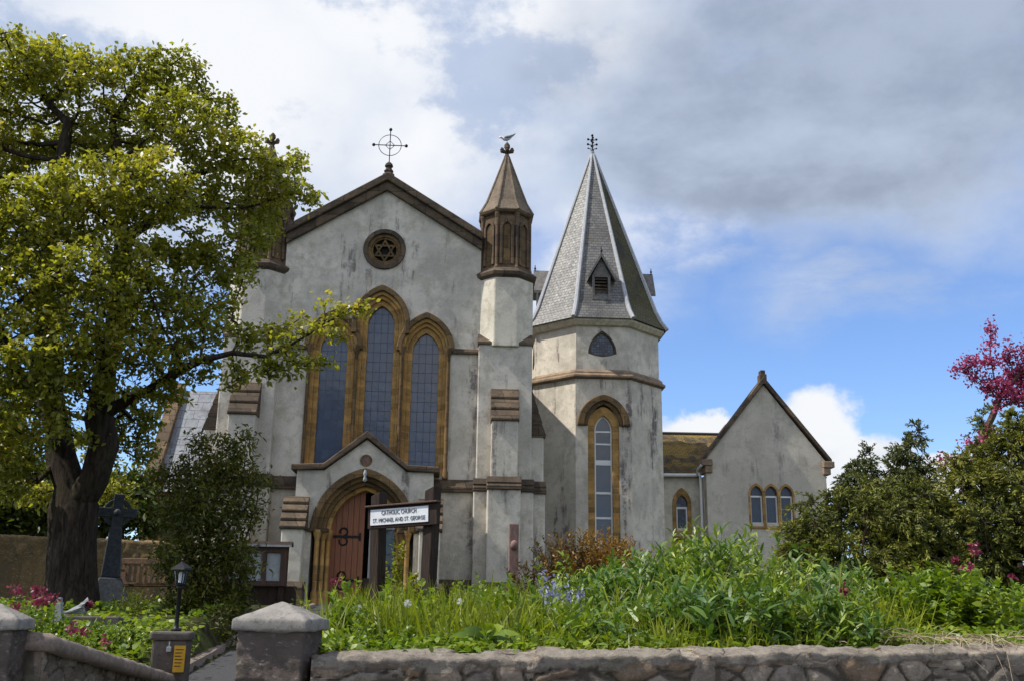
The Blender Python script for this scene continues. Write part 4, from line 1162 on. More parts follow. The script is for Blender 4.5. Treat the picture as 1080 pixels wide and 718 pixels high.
# ------------------------------------------------------------------ side wing with gable
WT = R(2.0)
wing = thing('side_wing', 'grey gabled house wing right of the tower with triple arched window and mossy roof', 'house',
             (7.1652, 38.0, 1.70), WT)
def build_wing():
    p = wing
    c = 2.42
    lights = [c - 0.46, c + 0.10, c + 0.66]
    gb = [(0.12, 0), (0.12, 5.55), (c, 8.42), (c + 2.2, 5.55), (c + 2.2, 0)]
    mb = MB(); mb.holes(gb, [arch_loop(l, 0.235, 0.32, 3.22, 4.26, 8) for l in lights], 0, 0.4)
    P('gable_wall', mb, 'wing', p)
    mb = MB(); mb.box(0.12, 0.5, 0.41, 6, 0, 4.95); mb.box(c + 1.9, c + 2.2, 0.41, 6, 0, 4.95); P('side_wall', mb, 'cream', p)
    mb = MB()
    mb.prism([(c - 2.42, 5.42), (c - 2.42, 5.60), (c, 8.72), (c + 2.42, 5.60), (c + 2.42, 5.42), (c, 8.46)], -0.14, 0.5)
    P('gable_coping', mb, 'trim', p, bevel=0.02)
    for s in (-1, 1):
        mb = MB(); a, b = sorted((c + s * 2.08, c + s * 2.50)); mb.box(a, b, -0.17, 0.48, 5.28, 5.52)
        a, b = sorted((c + s * 2.08, c + s * 2.36)); mb.box(a, b, -0.12, 0.44, 5.02, 5.28)
        P('kneeler', mb, 'band', p, bevel=0.03)
    mb = MB(); mb.box(c - 0.13, c + 0.13, -0.1, 0.3, 8.45, 8.82); mb.box(c - 0.09, c + 0.09, -0.06, 0.26, 8.80, 8.98); P('apex_stone', mb, 'trim', p, bevel=0.02)
    mb = MB()
    slope_uv(mb, (c - 2.40, 0.45, 4.98), (c - 2.40, 6.2, 4.98), (c, 6.2, 7.98), (c, 0.45, 7.98)); slope_uv(mb, (c + 2.40, 0.45, 4.98), (c + 2.40, 6.2, 4.98), (c, 6.2, 7.98), (c, 0.45, 7.98))
    P('wing_roof', mb, 'mossy_tile', p)
    for l in lights:
        mb = MB(); mb.archring(l, 0.30, 0.41, 0.225, 0.31, 3.10, 4.26, -0.03, 0.16, n=8); mb.box(l - 0.30, l + 0.30, -0.05, 0.16, 3.0, 3.10)
        w = P('arched_window', mb, 'ham', p, bevel=0.012)
        mb = MB(); mb.ring([(l - 0.235, 3.18), (l + 0.235, 3.18), (l + 0.235, 4.22), (l - 0.235, 4.22)], [(l - 0.18, 3.24), (l + 0.18, 3.24), (l + 0.18, 4.16), (l - 0.18, 4.16)], 0.10, 0.16, True); P('window_frame', mb, 'white_paint', w)
        mb = MB(); mb.prism(arch_loop(l, 0.24, 0.32, 3.2, 4.26, 8), 0.13, 0.15); P('pane', mb, 'glass_diamond', w)
    # link back to the tower
    wx = -0.59
    mb = MB(); mb.holes([(-3.4, 0), (-3.4, 5.05), (0.12, 5.05), (0.12, 0)], [arch_loop(wx, 0.22, 0.34, 3.08, 3.98, 8), [(wx - 0.25, 1.6), (wx - 0.25, 2.66), (wx + 0.25, 2.66), (wx + 0.25, 1.6)]], 1.2, 1.5)
    P('link_wall', mb, 'cream', p)
    mb = MB(); slope_uv(mb, (-3.4, 1.05, 5.06), (0.6, 1.05, 5.06), (2.0, 4.0, 7.15), (-3.4, 4.0, 7.15)); slope_uv(mb, (-3.4, 7, 5.06), (0.6, 7, 5.06), (2.0, 4.0, 7.15), (-3.4, 4.0, 7.15)); P('link_roof', mb, 'mossy_tile', p)
    mb = MB(); mb.tube([(-3.4, 4.0, 7.17), (2.0, 4.0, 7.17)], 0.07, 6); P('ridge_tiles', mb, 'nave_tile', p)
    mb = MB(); mb.tube([(-3.4, 0.99, 5.02), (0.02, 0.99, 5.06)], 0.065, 8); mb.tube([(0.0, 0.99, 5.06), (-0.06, 0.6, 5.22), (-0.06, -0.1, 5.3)], 0.055, 8)
    P('gutter', mb, 'white_paint', p, smooth=True)
    mb = MB(); mb.tube([(-0.03, 0.75, 5.15), (0.02, 0.55, 4.95), (0.03, 0.5, 0)], 0.05, 8); P('downpipe', mb, 'white_paint', p, smooth=True)
    mb = MB(); mb.archring(wx, 0.36, 0.62, 0.215, 0.33, 2.98, 3.98, 1.15, 1.32, n=8); mb.box(wx - 0.36, wx + 0.36, 1.13, 1.32, 2.86, 2.98); w = P('link_window', mb, 'ham', p, bevel=0.015)
    mb = MB(); mb.ring([(wx - 0.225, 3.0), (wx + 0.225, 3.0), (wx + 0.225, 3.88), (wx - 0.225, 3.88)], [(wx - 0.16, 3.07), (wx + 0.16, 3.07), (wx + 0.16, 3.80), (wx - 0.16, 3.80)], 1.25, 1.32, True); P('window_frame', mb, 'white_paint', w)
    mb = MB(); mb.prism(arch_loop(wx, 0.23, 0.34, 3.02, 3.98, 8), 1.29, 1.31); P('pane', mb, 'glass_dark', w)
    mb = MB(); mb.ring([(wx - 0.36, 1.5), (wx + 0.36, 1.5), (wx + 0.36, 2.78), (wx - 0.36, 2.78)], [(wx - 0.24, 1.6), (wx + 0.24, 1.6), (wx + 0.24, 2.66), (wx - 0.24, 2.66)], 1.16, 1.3, True); h = P('hatch', mb, 'ham', p)
    mb = MB(); mb.box(wx - 0.25, wx + 0.25, 1.25, 1.30, 1.58, 2.68)
    for a in (-0.17, 0.02): mb.box(wx + a, wx + a + 0.15, 1.235, 1.26, 1.7, 2.56)
    P('hatch_panel', mb, 'hatch', h, bevel=0.01)
build_wing()

# low garden wall in front of the tower
gw = thing('garden_wall', 'low grey garden wall with dark sloping coping at the foot of the tower', 'wall', (1.4, 33.6, 1.7), R(4))
mb = MB(); mb.prism([(0, 0), (0, 1.05), (3.0, 0.85), (5.2, 0.62), (5.2, 0)], 0, 0.3); mb.build('wall_face', MT['facade'], gw)
mb = MB(); mb.prism([(-0.05, 1.054), (3.0, 0.854), (5.25, 0.624), (5.25, 0.78), (3.0, 1.0), (-0.05, 1.2)], -0.08, 0.38); mb.build('coping', MT['trim'], gw, bevel=0.02)

# ------------------------------------------------------------------ street front: walls, piers, lamp
def stone_attributes(me, ce):
    for k, nm in enumerate(('cell', 'edge')):
        a = me.attributes.new(nm, 'FLOAT', 'POINT'); a.data.foreach_set('value', np.array([c[k] for c in ce], dtype=np.float32))

def displaced_wall(name, A, B, h0, h1, thick, mat, parent=None, zb=-0.1, res=0.028, amp=0.045, scale=5.2, capped=False):
    """rubble wall from A to B (x, y); every face is a dense sheet pushed in and out stone by stone"""
    A, B = Vector((A[0], A[1], 0)), Vector((B[0], B[1], 0))
    L = (B - A).length; ex = (B - A) / L; en = Vector((ex.y, -ex.x, 0))     # en looks to the road
    nu = int(L / res)
    prof = []                                   # (offset along en, height fraction/absolute from top)
    H = 0.62                                    # dense part below the top
    nz = int(H / res)
    prof.append((thick / 2, None))
    for k in range(nz): prof.append((thick / 2, -H + H * k / nz))
    nt = int(thick / res)
    for k in range(nt + 1):
        t = k / nt; o = thick / 2 - thick * t
        prof.append((o, 0.035 * math.sin(math.pi * t)))
    prof.append((-thick / 2, -0.3)); prof.append((-thick / 2, None))
    V, F, CE = [], [], {}
    np_ = len(prof)
    for i in range(nu + 1):
        s = i / nu
        top = h0 + (h1 - h0) * s + 0.018 * noise.noise(Vector((s * L * 1.7, 3.1, 0)))
        base = A + ex * (L * s)
        for j, (o, dz) in enumerate(prof):
            z = zb if dz is None else top + dz
            q = base + en * o; q.z = z
            if dz is not None:
                w = Vector((q.x * 1.0, q.y * 1.0, q.z * 1.7)) + noise.noise_vector(q * 3.5) * 0.10
                d, pts = noise.voronoi(w * scale)
                gap = d[1] - d[0]
                edge = min(1.0, max(0.0, gap * 4.5 - 0.10 + 0.10 * noise.noise(q * 22)))
                cell = 0.5 + 0.5 * noise.noise(pts[0] * 91.7 + Vector((0.37, 0.11, 0.73)))
                rough = noise.fractal(q * 12.0, 0.85, 2.1, 5)
                flat = edge ** 0.45
                if capped and dz > -0.040 + 0.05 * noise.noise(q * 5):
                    cell, edge = (0.93 if cell > 0.38 else 0.5 + 0.3 * noise.noise(q * 4)), 0.6; flat = 0.72 + 0.22 * noise.noise(q * 9) + 0.3 * max(0, noise.noise(q * 4.5) - 0.15)
                disp = amp * (flat - 0.8 + 1.1 * (cell - 0.5) * flat) + 0.011 * rough + 0.010 * (abs(noise.fractal(q * 6.0, 0.9, 2.1, 4)))
                CE[len(V)] = (cell, edge)
                ang = math.atan2(dz + 0.12, o) if dz > -0.1 else 0
                n = (en * (1 if o > 0 else -1) * max(0, 1 - max(0, dz + 0.06) * 8)) if dz < -0.05 else (en * (o / thick * 1.2) + Vector((0, 0, 1))).normalized()
                q = q + n * disp
            V.append(q)
    for i in range(nu):
        for j in range(np_ - 1):
            F.append((i * np_ + j, (i + 1) * np_ + j, (i + 1) * np_ + j + 1, i * np_ + j + 1))
    F.append(tuple(range(np_))[::-1]); F.append(tuple(nu * np_ + j for j in range(np_)))
    me = bpy.data.meshes.new(name); me.from_pydata([tuple(v) for v in V], [], F); me.update()
    bm = bmesh.new(); bm.from_mesh(me); bmesh.ops.recalc_face_normals(bm, faces=bm.faces); bm.to_mesh(me); bm.free()
    stone_attributes(me, [CE.get(i, (0.5, 0.5)) for i in range(len(V))])
    return link_mesh(name, me, MT[mat], parent, True)

w = displaced_wall('stone_wall', (-1.03, 5.62), (7.5, 7.33), 1.342, 1.487, 0.34, 'rubble', amp=0.034, res=0.014, scale=4.8, capped=True)
tag(w, 'rough rubble stone retaining wall along the road under the weeds', 'wall')

def gate_pier(x, y, half, top, label, rz, ochre=False, capw=0.030, apex=0.095):
    t = thing('gate_pier', label, 'gate pier', (x, y, 0), rz, 'stone gate piers with pyramid caps')
    mb = MB()
    n = 30; zs = np.linspace(-0.1, top - 0.05, 110)
    V, F, CE = [], [], []
    ringp = []
    for k in range(4):
        a = [(-1, -1), (1, -1), (1, 1), (-1, 1)][k]; b = [(1, -1), (1, 1), (-1, 1), (-1, -1)][k]
        for q in range(n): ringp.append((a[0] + (b[0] - a[0]) * q / n, a[1] + (b[1] - a[1]) * q / n))
    m = len(ringp)
    for z in zs:
        for (u, v) in ringp:
            q = Vector((u * half, v * half, z))
            g = Vector((q.x + x, q.y + y, q.z * 1.4))
            d, pts = noise.voronoi((g + noise.noise_vector(g * 2) * 0.1) * 3.4)
            low = 1.0 if z < top - 0.30 else 0.0
            edge = min(1, max(0, (d[1] - d[0]) * 4.5 - 0.1))
            disp = 0.030 * low * (edge ** 0.5 - 0.8) + 0.009 * noise.fractal(g * 16, 0.8, 2, 5)
            CE.append((0.5 + 0.5 * noise.noise(pts[0] * 91.7 + Vector((0.37, 0.11, 0.73))) if low else 0.12 + 0.1 * noise.noise(g * 3), edge if low else 1.0))
            cx = math.hypot(u, v)
            V.append((q.x + u / cx * disp, q.y + v / cx * disp, z))
    for i in range(len(zs) - 1):
        for k in range(m): F.append((i * m + k, i * m + (k + 1) % m, (i + 1) * m + (k + 1) % m, (i + 1) * m + k))
    me = bpy.data.meshes.new('shaft'); me.from_pydata(V, [], F); me.update()
    stone_attributes(me, CE)
    link_mesh('shaft', me, MT['pier'], t, True)
    c = half + capw
    mb = MB()
    # subdivided cap so that its arrises can be worn
    z0, z1, z2 = top - 0.058, top, top + apex
    sq = lambda r: [(-r, -r), (r, -r), (r, r), (-r, r)]
    mb.plan(sq(c), z0, z1); 
    mb.add([(-c, -c, z1), (c, -c, z1), (c, c, z1), (-c, c, z1), (0, 0, z2)], [(0, 1, 4), (1, 2, 4), (2, 3, 4), (3, 0, 4)])
    mb.f = [f for i, f in enumerate(mb.f) if i != 1]
    me = bpy.data.meshes.new('pyramid_cap'); me.from_pydata(mb.v, [], mb.f)
    bm = bmesh.new(); bm.from_mesh(me); bmesh.ops.remove_doubles(bm, verts=bm.verts, dist=1e-4)
    bmesh.ops.recalc_face_normals(bm, faces=bm.faces)
    bmesh.ops.bevel(bm, geom=bm.edges[:], offset=0.012, segments=2, affect='EDGES', profile=0.6)
    bmesh.ops.subdivide_edges(bm, edges=[e for e in bm.edges if e.calc_length() > 0.05], cuts=14, use_grid_fill=True)
    for v in bm.verts:
        g = v.co + Vector((x, y, 0)); v.co += Vector((1, 1, 1)) * (0.006 * noise.fractal(g * 12, 0.9, 2, 4)) - v.co.normalized() * max(0, noise.noise(g * 7) - 0.35) * 0.03
    bm.to_mesh(me); bm.free()
    link_mesh('pyramid_cap', me, MT['cap'], t, True)
    if ochre:
        mb = MB(); mb.box(half - 0.17, half - 0.03, -half - 0.03, -half + 0.1, top - 0.52, top - 0.30)
        o = mb.build('ochre_block', MT['ham'], t, bevel=0.03); o['label'] = 'squared ochre stone let into the pier'
    return t
gate_pier(-1.20, 5.64, 0.172, 1.552, 'right hand stone gate pier with pyramid cap beside the road wall', R(-6))
gate_pier(-3.01, 6.28, 0.132, 1.522, 'left hand stone gate pier with ochre block below its pyramid cap', R(6), True)

# coped wall along the left of the path, falling towards the lamp pier
lw = thing('path_wall', 'low rubble wall with pebbly sloping coping along the left of the path', 'wall')
bw = displaced_wall('rubble_face', (-2.90, 6.42), (-2.90, 8.80), 1.345, 0.99, 0.24, 'rubble', lw, zb=0.0, amp=0.03, res=0.018)
mb = MB()
pts = [(-2.89, 6.41), (-2.89, 8.82)]
n = 60
V, F = [], []
for i in range(n + 1):
    t = i / n; x = pts[0][0] + (pts[1][0] - pts[0][0]) * t; y = pts[0][1] + (pts[1][1] - pts[0][1]) * t
    zt = 1.44 + (1.085 - 1.44) * t
    for j, (o, dz) in enumerate([(0.17, -0.10), (0.175, -0.05), (0.15, -0.01), (0.08, 0.012), (0, 0.018), (-0.08, 0.012), (-0.15, -0.01), (-0.175, -0.05), (-0.17, -0.10)]):
        q = Vector((x + o, y, zt + dz)); r = 0.010 * noise.fractal(q * 16, 0.8, 2, 4)
        V.append((q.x + r * (1 if o > 0 else -1), q.y, q.z + r))
for i in range(n):
    for j in range(9):
        k = (j + 1) % 9
        F.append((i * 9 + j, (i + 1) * 9 + j, (i + 1) * 9 + k, i * 9 + k))
F.append(tuple(range(9))); F.append(tuple(n * 9 + j for j in range(9))[::-1])
me = bpy.data.meshes.new('coping'); me.from_pydata(V, [], F); me.update()
bm = bmesh.new(); bm.from_mesh(me); bmesh.ops.recalc_face_normals(bm, faces=bm.faces); bm.to_mesh(me); bm.free()
link_mesh('coping', me, MT['coping'], lw, True)
# the boundary carries on to the left of the gate
w2 = displaced_wall('stone_wall', (-9.0, 6.2), (-3.42, 6.3), 1.32, 1.36, 0.32, 'rubble', res=0.05)
tag(w2, 'rubble stone boundary wall left of the gate', 'wall')

# lamp pier
px_, py_ = -2.84, 9.05
lp = thing('lamp_pier', 'square dark stone pier beside the path with a yellow notice on its corner', 'pier', (px_, py_, 0), R(10))
mb = MB(); mb.box(-0.145, 0.145, -0.145, 0.145, 0.4, 1.34); mb.build('shaft', MT['cap_dark'], lp, bevel=0.02)
mb = MB(); mb.box(-0.165, 0.165, -0.165, 0.165, 1.338, 1.41); mb.build('flat_cap', MT['cap_dark'], lp, bevel=0.02)
yn = thing('notice_plate', 'small yellow notice plate on the corner of the lamp pier', 'notice', (px_ + 0.125, py_ - 0.185, 1.20), R(16))
mb = MB(); mb.box(-0.045, 0.045, 0, 0.008, -0.11, 0.10); mb.build('plate', MT['yellow'], yn)
mb = MB()
for k in range(6): mb.box(-0.035, 0.03 - 0.008 * (k % 3), -0.002, 0.002, 0.065 - k * 0.026, 0.072 - k * 0.026)
mb.build('faint_lines', MT['brown_wood'], yn)
fx = thing('light_fitting', 'tiny pale switch box on the front of the lamp pier', 'switch box', (px_ + 0.03, py_ - 0.17, 1.27), R(10))
mb = MB(); mb.box(-0.018, 0.018, -0.02, 0.02, -0.02, 0.02); mb.tube([(0, 0, 0.02), (0, 0.0, 0.06)], 0.006, 6); mb.build('box', MT['paper'], fx, bevel=0.004)

lamp = thing('garden_lamp', 'small black lantern on a slim post standing on the lamp pier', 'lamp', (px_ + 0.02, py_, 1.412), 0)
mb = MB(); mb.lathe([(0.045, 0), (0.045, 0.015), (0.022, 0.03), (0.018, 0.06), (0.018, 0.34), (0.026, 0.35), (0.026, 0.37), (0.018, 0.38)], 0, 0, 12); mb.build('post', MT['iron'], lamp, smooth=True)
mb = MB(); mb.lathe([(0.030, 0.37), (0.045, 0.385), (0.045, 0.392)], 0, 0, 6)
for k in range(6):
    a = k * math.pi / 3; mb.tube([(0.042 * math.cos(a), 0.042 * math.sin(a), 0.388), (0.066 * math.cos(a), 0.066 * math.sin(a), 0.505)], 0.005, 5)
mb.lathe([(0.068, 0.50), (0.098, 0.508), (0.090, 0.522), (0.055, 0.545), (0.030, 0.560), (0.012, 0.572), (0.010, 0.585), (0.014, 0.592), (0.003, 0.605)], 0, 0, 6)
mb.build('lantern_cage', MT['iron'], lamp)
mb = MB(); mb.lathe([(0.018, 0.40), (0.022, 0.47), (0.014, 0.49)], 0, 0, 10); mb.build('bulb', MT['white_paint'], lamp, smooth=True)
gm, nt_, out_ = new_mat('lantern_glass'); b_ = nt_.nodes.new('ShaderNodeBsdfPrincipled'); b_.inputs['Transmission Weight'].default_value = 1; b_.inputs['Roughness'].default_value = 0.05; b_.inputs['IOR'].default_value = 1.1; b_.inputs['Base Color'].default_value = (0.9, 0.93, 0.95, 1)
nt_.links.new(b_.outputs[0], out_.inputs[0])
mb = MB(); mb.lathe([(0.040, 0.390), (0.063, 0.503)], 0, 0, 6); mb.build('lantern_glass', gm, lamp)

# ------------------------------------------------------------------ name board on two leaning posts
def text_mesh(txt, size, name, mat, parent, loc, shear=0.0):
    cu = bpy.data.curves.new(name, 'FONT'); cu.body = txt; cu.size = size; cu.align_x = 'CENTER'; cu.align_y = 'CENTER'; cu.extrude = 0.0015
    cu.resolution_u = 2; cu.offset = -0.0004
    ob = bpy.data.objects.new('lettering_source', cu); COL.objects.link(ob)
    dg = bpy.context.evaluated_depsgraph_get()
    me = bpy.data.meshes.new_from_object(ob.evaluated_get(dg))
    bpy.data.objects.remove(ob)
    me.transform(Matrix.Rotation(math.pi / 2, 4, 'X'))
    me.materials.clear()
    o = link_mesh(name, me, mat, parent); o.location = loc
    return o

PL = at(397, 648, 9.3); PR = at(450, 648, 8.95)
topL = at(400, 521, 9.3); topR = at(457, 515, 8.95)
sg = thing('name_board', 'white church name board held between two leaning dark wooden posts', 'sign', (PL.x, PL.y, soil(PL.x, PL.y) - 0.1), 0)
so = Vector(sg.location)
yaw = math.atan2(PR.y - PL.y, PR.x - PL.x)
def leaning_post(bot, top, w, zb):
    bot = Vector(bot); top = Vector(top)
    d = (top - bot).normalized(); bot = bot - d * ((bot.z - zb) / d.z)
    mb = MB()
    ex = Vector((math.cos(yaw), math.sin(yaw), 0)); ey = Vector((-math.sin(yaw), math.cos(yaw), 0))
    v = []
    for c, zz in ((bot, 0), (top, 0)):
        for a, b in ((-1, -1), (1, -1), (1, 1), (-1, 1)): v.append(c + ex * a * w / 2 + ey * b * w / 2 - so + (Vector((0, 0, 0.018 * a)) if zz == 0 and c is top else Vector()))
    mb.add(v, [(0, 3, 2, 1), (4, 5, 6, 7), (0, 1, 5, 4), (1, 2, 6, 5), (2, 3, 7, 6), (3, 0, 4, 7)])
    mb.build('post', MT['dark_wood'], sg, bevel=0.008)
leaning_post(PL, topL, 0.105, so.z); leaning_post(PR, topR, 0.105, so.z)
bl = at(389, 546, 9.18); br_ = at(461, 540.5, 8.83)
bc = (bl + br_) / 2; bd = (br_ - bl); bw_ = bd.length
bm_ = Matrix.Translation(bc - so) @ Matrix.Rotation(math.atan2(bd.y, bd.x), 4, 'Z') @ Matrix.Rotation(-math.asin(bd.z / bw_), 4, 'Y')
board = bpy.data.objects.new('board', None); COL.objects.link(board); board.parent = sg; board.matrix_local = bm_
hb = bw_ / 2 + 0.005
mb = MB(); mb.box(-hb, hb, -0.01, 0.03, -0.098, 0.088); mb.build('backing', MT['dark_wood'], board, bevel=0.006)
mb = MB(); mb.box(-hb - 0.015, hb + 0.015, -0.04, 0.04, 0.090, 0.106); mb.build('drip_strip', MT['brown_wood'], board, bevel=0.004)
mb = MB(); mb.box(-hb + 0.035, hb - 0.085, -0.018, -0.012, -0.068, 0.068); mb.build('white_plate', MT['sign_white'], board)
pc = (-hb + 0.035 + hb - 0.085) / 2; pw = 2 * hb - 0.12
t1 = text_mesh('CATHOLIC CHURCH', 0.056, 'lettering', MT['ink'], board, (pc, -0.021, 0.034))
t2 = text_mesh('ST. MICHAEL AND ST. GEORGE', 0.050, 'lettering', MT['ink'], board, (pc, -0.021, -0.030))
for t, wfrac in ((t1, 0.60), (t2, 0.90)): t.scale.x = pw * wfrac / max(0.01, t.dimensions.x)

# ------------------------------------------------------------------ other small things
# reddish post against the right buttress
rp_ = thing('carved_post', 'slim reddish square post with small carved head in front of the right buttress', 'post', tuple(at(541, 632, 27.5).xy) + (1.70,), TH)
mb = MB(); mb.box(-0.125, 0.125, -0.12, 0.12, 0, 2.18); mb.build('shaft', MT['post_stone'], rp_, bevel=0.02)
mb = MB(); mb.ball((0.01, -0.12, 1.62), 0.11, 12, 8, 1.2); mb.box(-0.09, 0.09, -0.15, -0.10, 1.60, 1.68); mb.build('carved_head', MT['post_stone'], rp_, smooth=True)

# notice board
nb_ = thing('notice_board', 'dark wooden glazed notice board on posts left of the porch', 'notice board', (at(266, 640, 24.0).x, 24.0, 1.70), R(4))
for a in (-0.62, 0.62):
    mb = MB(); mb.box(a - 0.06, a + 0.06, -0.05, 0.05, 0, 1.30); mb.build('post', MT['dark_wood'], nb_, bevel=0.01)
mb = MB()
for u0, u1, z0, z1 in ((-0.72, 0.72, 0.42, 0.52), (-0.72, 0.72, 1.16, 1.28), (-0.72, -0.60, 0.52, 1.16), (-0.24, -0.15, 0.52, 1.16), (0.16, 0.25, 0.52, 1.16), (0.58, 0.72, 0.52, 1.16)): mb.box(u0, u1, -0.12, -0.052, z0, z1)
mb.box(-0.74, 0.74, -0.05, 0.0, 0.40, 1.30); mb.build('case', MT['brown_wood'], nb_)
mb = MB(); mb.side([(-0.22, 1.30), (-0.22, 1.33), (0.0, 1.42), (0.1, 1.38), (0.1, 1.30)], -0.82, 0.82); mb.build('board_roof', MT['dark_wood'], nb_)
mb = MB(); mb.side([(-0.235, 1.285), (-0.235, 1.33), (-0.222, 1.33), (-0.222, 1.285)], -0.82, 0.82); mb.build('fascia', MT['paper'], nb_)
for u0, u1 in ((-0.60, -0.24), (-0.15, 0.16), (0.25, 0.58)):
    mb = MB(); mb.box(u0 + 0.01, u1 - 0.01, -0.062, -0.053, 0.53, 1.15); mb.build('notice_sheet', MT['paper'], nb_)
mb = MB(); mb.box(-0.95, 0.95, 0.05, 0.15, 0.0, 0.42); mb.build('skirt_boards', MT['dark_wood'], nb_)

# memorial wheel cross
mc = thing('memorial_cross', 'tall dark stone memorial cross with a round head on a stepped base', 'memorial', (at(113, 640, 17.0).x, 17.0, 1.50), R(20))
mb = MB(); mb.plan([(-0.42, -0.34), (0.42, -0.34), (0.42, 0.34), (-0.42, 0.34)], -0.1, 0.16); mb.plan([(-0.34, -0.28), (0.34, -0.28), (0.34, 0.28), (-0.34, 0.28)], 0.163, 0.56, [(-0.17, -0.14), (0.17, -0.14), (0.17, 0.14), (-0.17, 0.14)]); mb.build('stepped_base', MT['cross_stone'], mc, bevel=0.02)
mb = MB(); mb.plan([(-0.15, -0.11), (0.15, -0.11), (0.15, 0.11), (-0.15, 0.11)], 0.563, 1.36, [(-0.095, -0.08), (0.095, -0.08), (0.095, 0.08), (-0.095, 0.08)]); mb.build('shaft', MT['cross_stone'], mc, bevel=0.015)
mb = MB(); cz = 1.60
mb.ring(circle(0, cz, 0.23, 24), circle(0, cz, 0.165, 24), -0.05, 0.05, True); mb.box(-0.30, 0.30, -0.068, 0.068, cz - 0.075, cz + 0.075); mb.box(-0.078, 0.078, -0.07, 0.07, cz - 0.26, cz + 0.30); mb.ball((0, -0.07, cz), 0.06); mb.build('wheel_head', MT['cross_stone'], mc, bevel=0.01)

# bench
bn = thing('garden_bench', 'slatted brown wooden garden bench under the shrub', 'bench', (at(160, 640, 18.6).x, 18.6, 1.60), R(-8))
mb = MB()
for k in range(13): mb.box(-0.66 + k * 0.108, -0.66 + k * 0.108 + 0.045, 0.20, 0.225, 0.42, 0.76)
mb.build('back_slats', MT['bench_wood'], bn)
mb = MB(); mb.box(-0.75, 0.75, 0.19, 0.24, 0.76, 0.86); mb.box(-0.75, 0.75, 0.19, 0.24, 0.36, 0.42); mb.build('back_rails', MT['bench_wood'], bn, bevel=0.008)
mb = MB()
for k in range(4): mb.box(-0.75, 0.75, -0.26 + k * 0.115, -0.26 + k * 0.115 + 0.095, 0.40, 0.425)
mb.build('seat', MT['bench_wood'], bn)
for sx in (-0.72, 0.72):
    mb = MB(); mb.box(sx - 0.035, sx + 0.035, -0.28, -0.21, 0, 0.62); mb.build('leg', MT['bench_wood'], bn)
    mb = MB(); mb.box(sx - 0.035, sx + 0.035, 0.243, 0.30, 0, 0.80); mb.build('leg', MT['bench_wood'], bn)
    mb = MB(); mb.box(sx - 0.04, sx + 0.04, -0.30, 0.19, 0.622, 0.66); mb.build('armrest', MT['bench_wood'], bn)

# brown retaining wall behind the oak
w3 = displaced_wall('retaining_wall', (-17.0, 24.0), (-7.4, 24.6), 3.30, 3.05, 0.5, 'brown_wall', res=0.06, zb=1.2, scale=3.4)
tag(w3, 'brown stone retaining wall in shade behind the oak', 'wall')

# grave kerb and bunch of wrapped flowers beside the oak
kb = thing('grave_kerb', 'pale narrow stone kerb of a grave before the memorial cross', 'grave kerb', (at(92, 655, 12.0).x, 12.0, 1.30), R(3))
mb = MB(); mb.box(-0.36, 0.36, -0.04, 0.04, 0, 0.20); mb.box(-0.36, -0.28, 0.042, 1.5, 0, 0.19); mb.box(0.28, 0.36, 0.042, 1.5, 0, 0.19); mb.build('kerb', MT['cap_dark'], kb, bevel=0.015)
fl = thing('flower_bunch', 'bunch of red flowers in crumpled pale wrapping lying left of the memorial cross', 'flowers', tuple(at(80, 648, 11.6)), R(10))
mb = MB()
seg = 18; V = []; F = []
for i in range(8):
    t = i / 7; r = 0.02 + 0.10 * t ** 1.4
    for q in range(seg):
        a = 2 * math.pi * q / seg; rr = r * (1 + 0.28 * t * math.sin(a * 5 + i))
        V.append((-0.16 + 0.30 * t + 0.02 * math.cos(a * 3), rr * math.cos(a) * 0.8, 0.02 + 0.10 * t + rr * math.sin(a) * 0.9))
for i in range(7):
    for q in range(seg): F.append((i * seg + q, i * seg + (q + 1) % seg, (i + 1) * seg + (q + 1) % seg, (i + 1) * seg + q))
mb.add(V, F); mb.build('wrapping', MT['wrap'], fl); fl.scale = (0.75, 0.75, 0.75)
L_ = Leaves(); n = 160
Pp = np.array([0.16, 0, 0.14]) + rng.normal(size=(n, 3)) * np.array([0.018, 0.03, 0.025]); L_.add(Pp, rand_dirs(n) + np.array([0.5, 0, 0.6]), 0.035, 0.03); L_.build('red_flowers', MT['valerian_flower'], fl)
hs = thing('grave_marker', 'small pale pointed grave marker among the valerian by the oak', 'grave marker', tuple(at(61, 650, 11.3)), R(-10))
mb = MB(); mb.prism([(-0.055, -0.05), (-0.05, 0.10), (-0.01, 0.20), (0.02, 0.20), (0.065, -0.05)], -0.02, 0.02); mb.build('stone', MT['wrap'], hs, bevel=0.008)

# gull on the right turret finial
gull_at = church.location + Matrix.Rotation(TH, 3, 'Z') @ Vector((3.78, 0.45, 14.71))
gull = thing('gull', 'white and grey gull standing on the right turret finial with tail raised', 'bird', tuple(gull_at), TH)
mb = MB(); mb.tube([(-0.265, 0, 0.155), (-0.235, 0, 0.185), (-0.19, 0, 0.195), (-0.145, 0, 0.165), (-0.10, 0, 0.14), (-0.02, 0, 0.145), (0.07, 0, 0.185), (0.13, 0, 0.225), (0.20, 0, 0.285)], [0.006, 0.034, 0.042, 0.040, 0.062, 0.075, 0.060, 0.035, 0.012], 12)
mb.build('body', MT['sign_white'], gull, smooth=True)
gg = plain('gull_grey_wing', (0.24, 0.26, 0.29), 0.7, var=0.15)
for s in (-1, 1):
    mb = MB(); mb.tube([(-0.10, s * 0.055, 0.165), (-0.02, s * 0.070, 0.175), (0.08, s * 0.055, 0.21), (0.18, s * 0.025, 0.275), (0.27, s * 0.01, 0.345)], [0.03, 0.05, 0.042, 0.026, 0.006], 8); mb.build('wing', gg, gull, smooth=True)
    mb = MB(); mb.tube([(-0.005, s * 0.025, 0.09), (0.0, s * 0.025, 0.0)], 0.006, 5); mb.build('leg', MT['hatch'], gull)
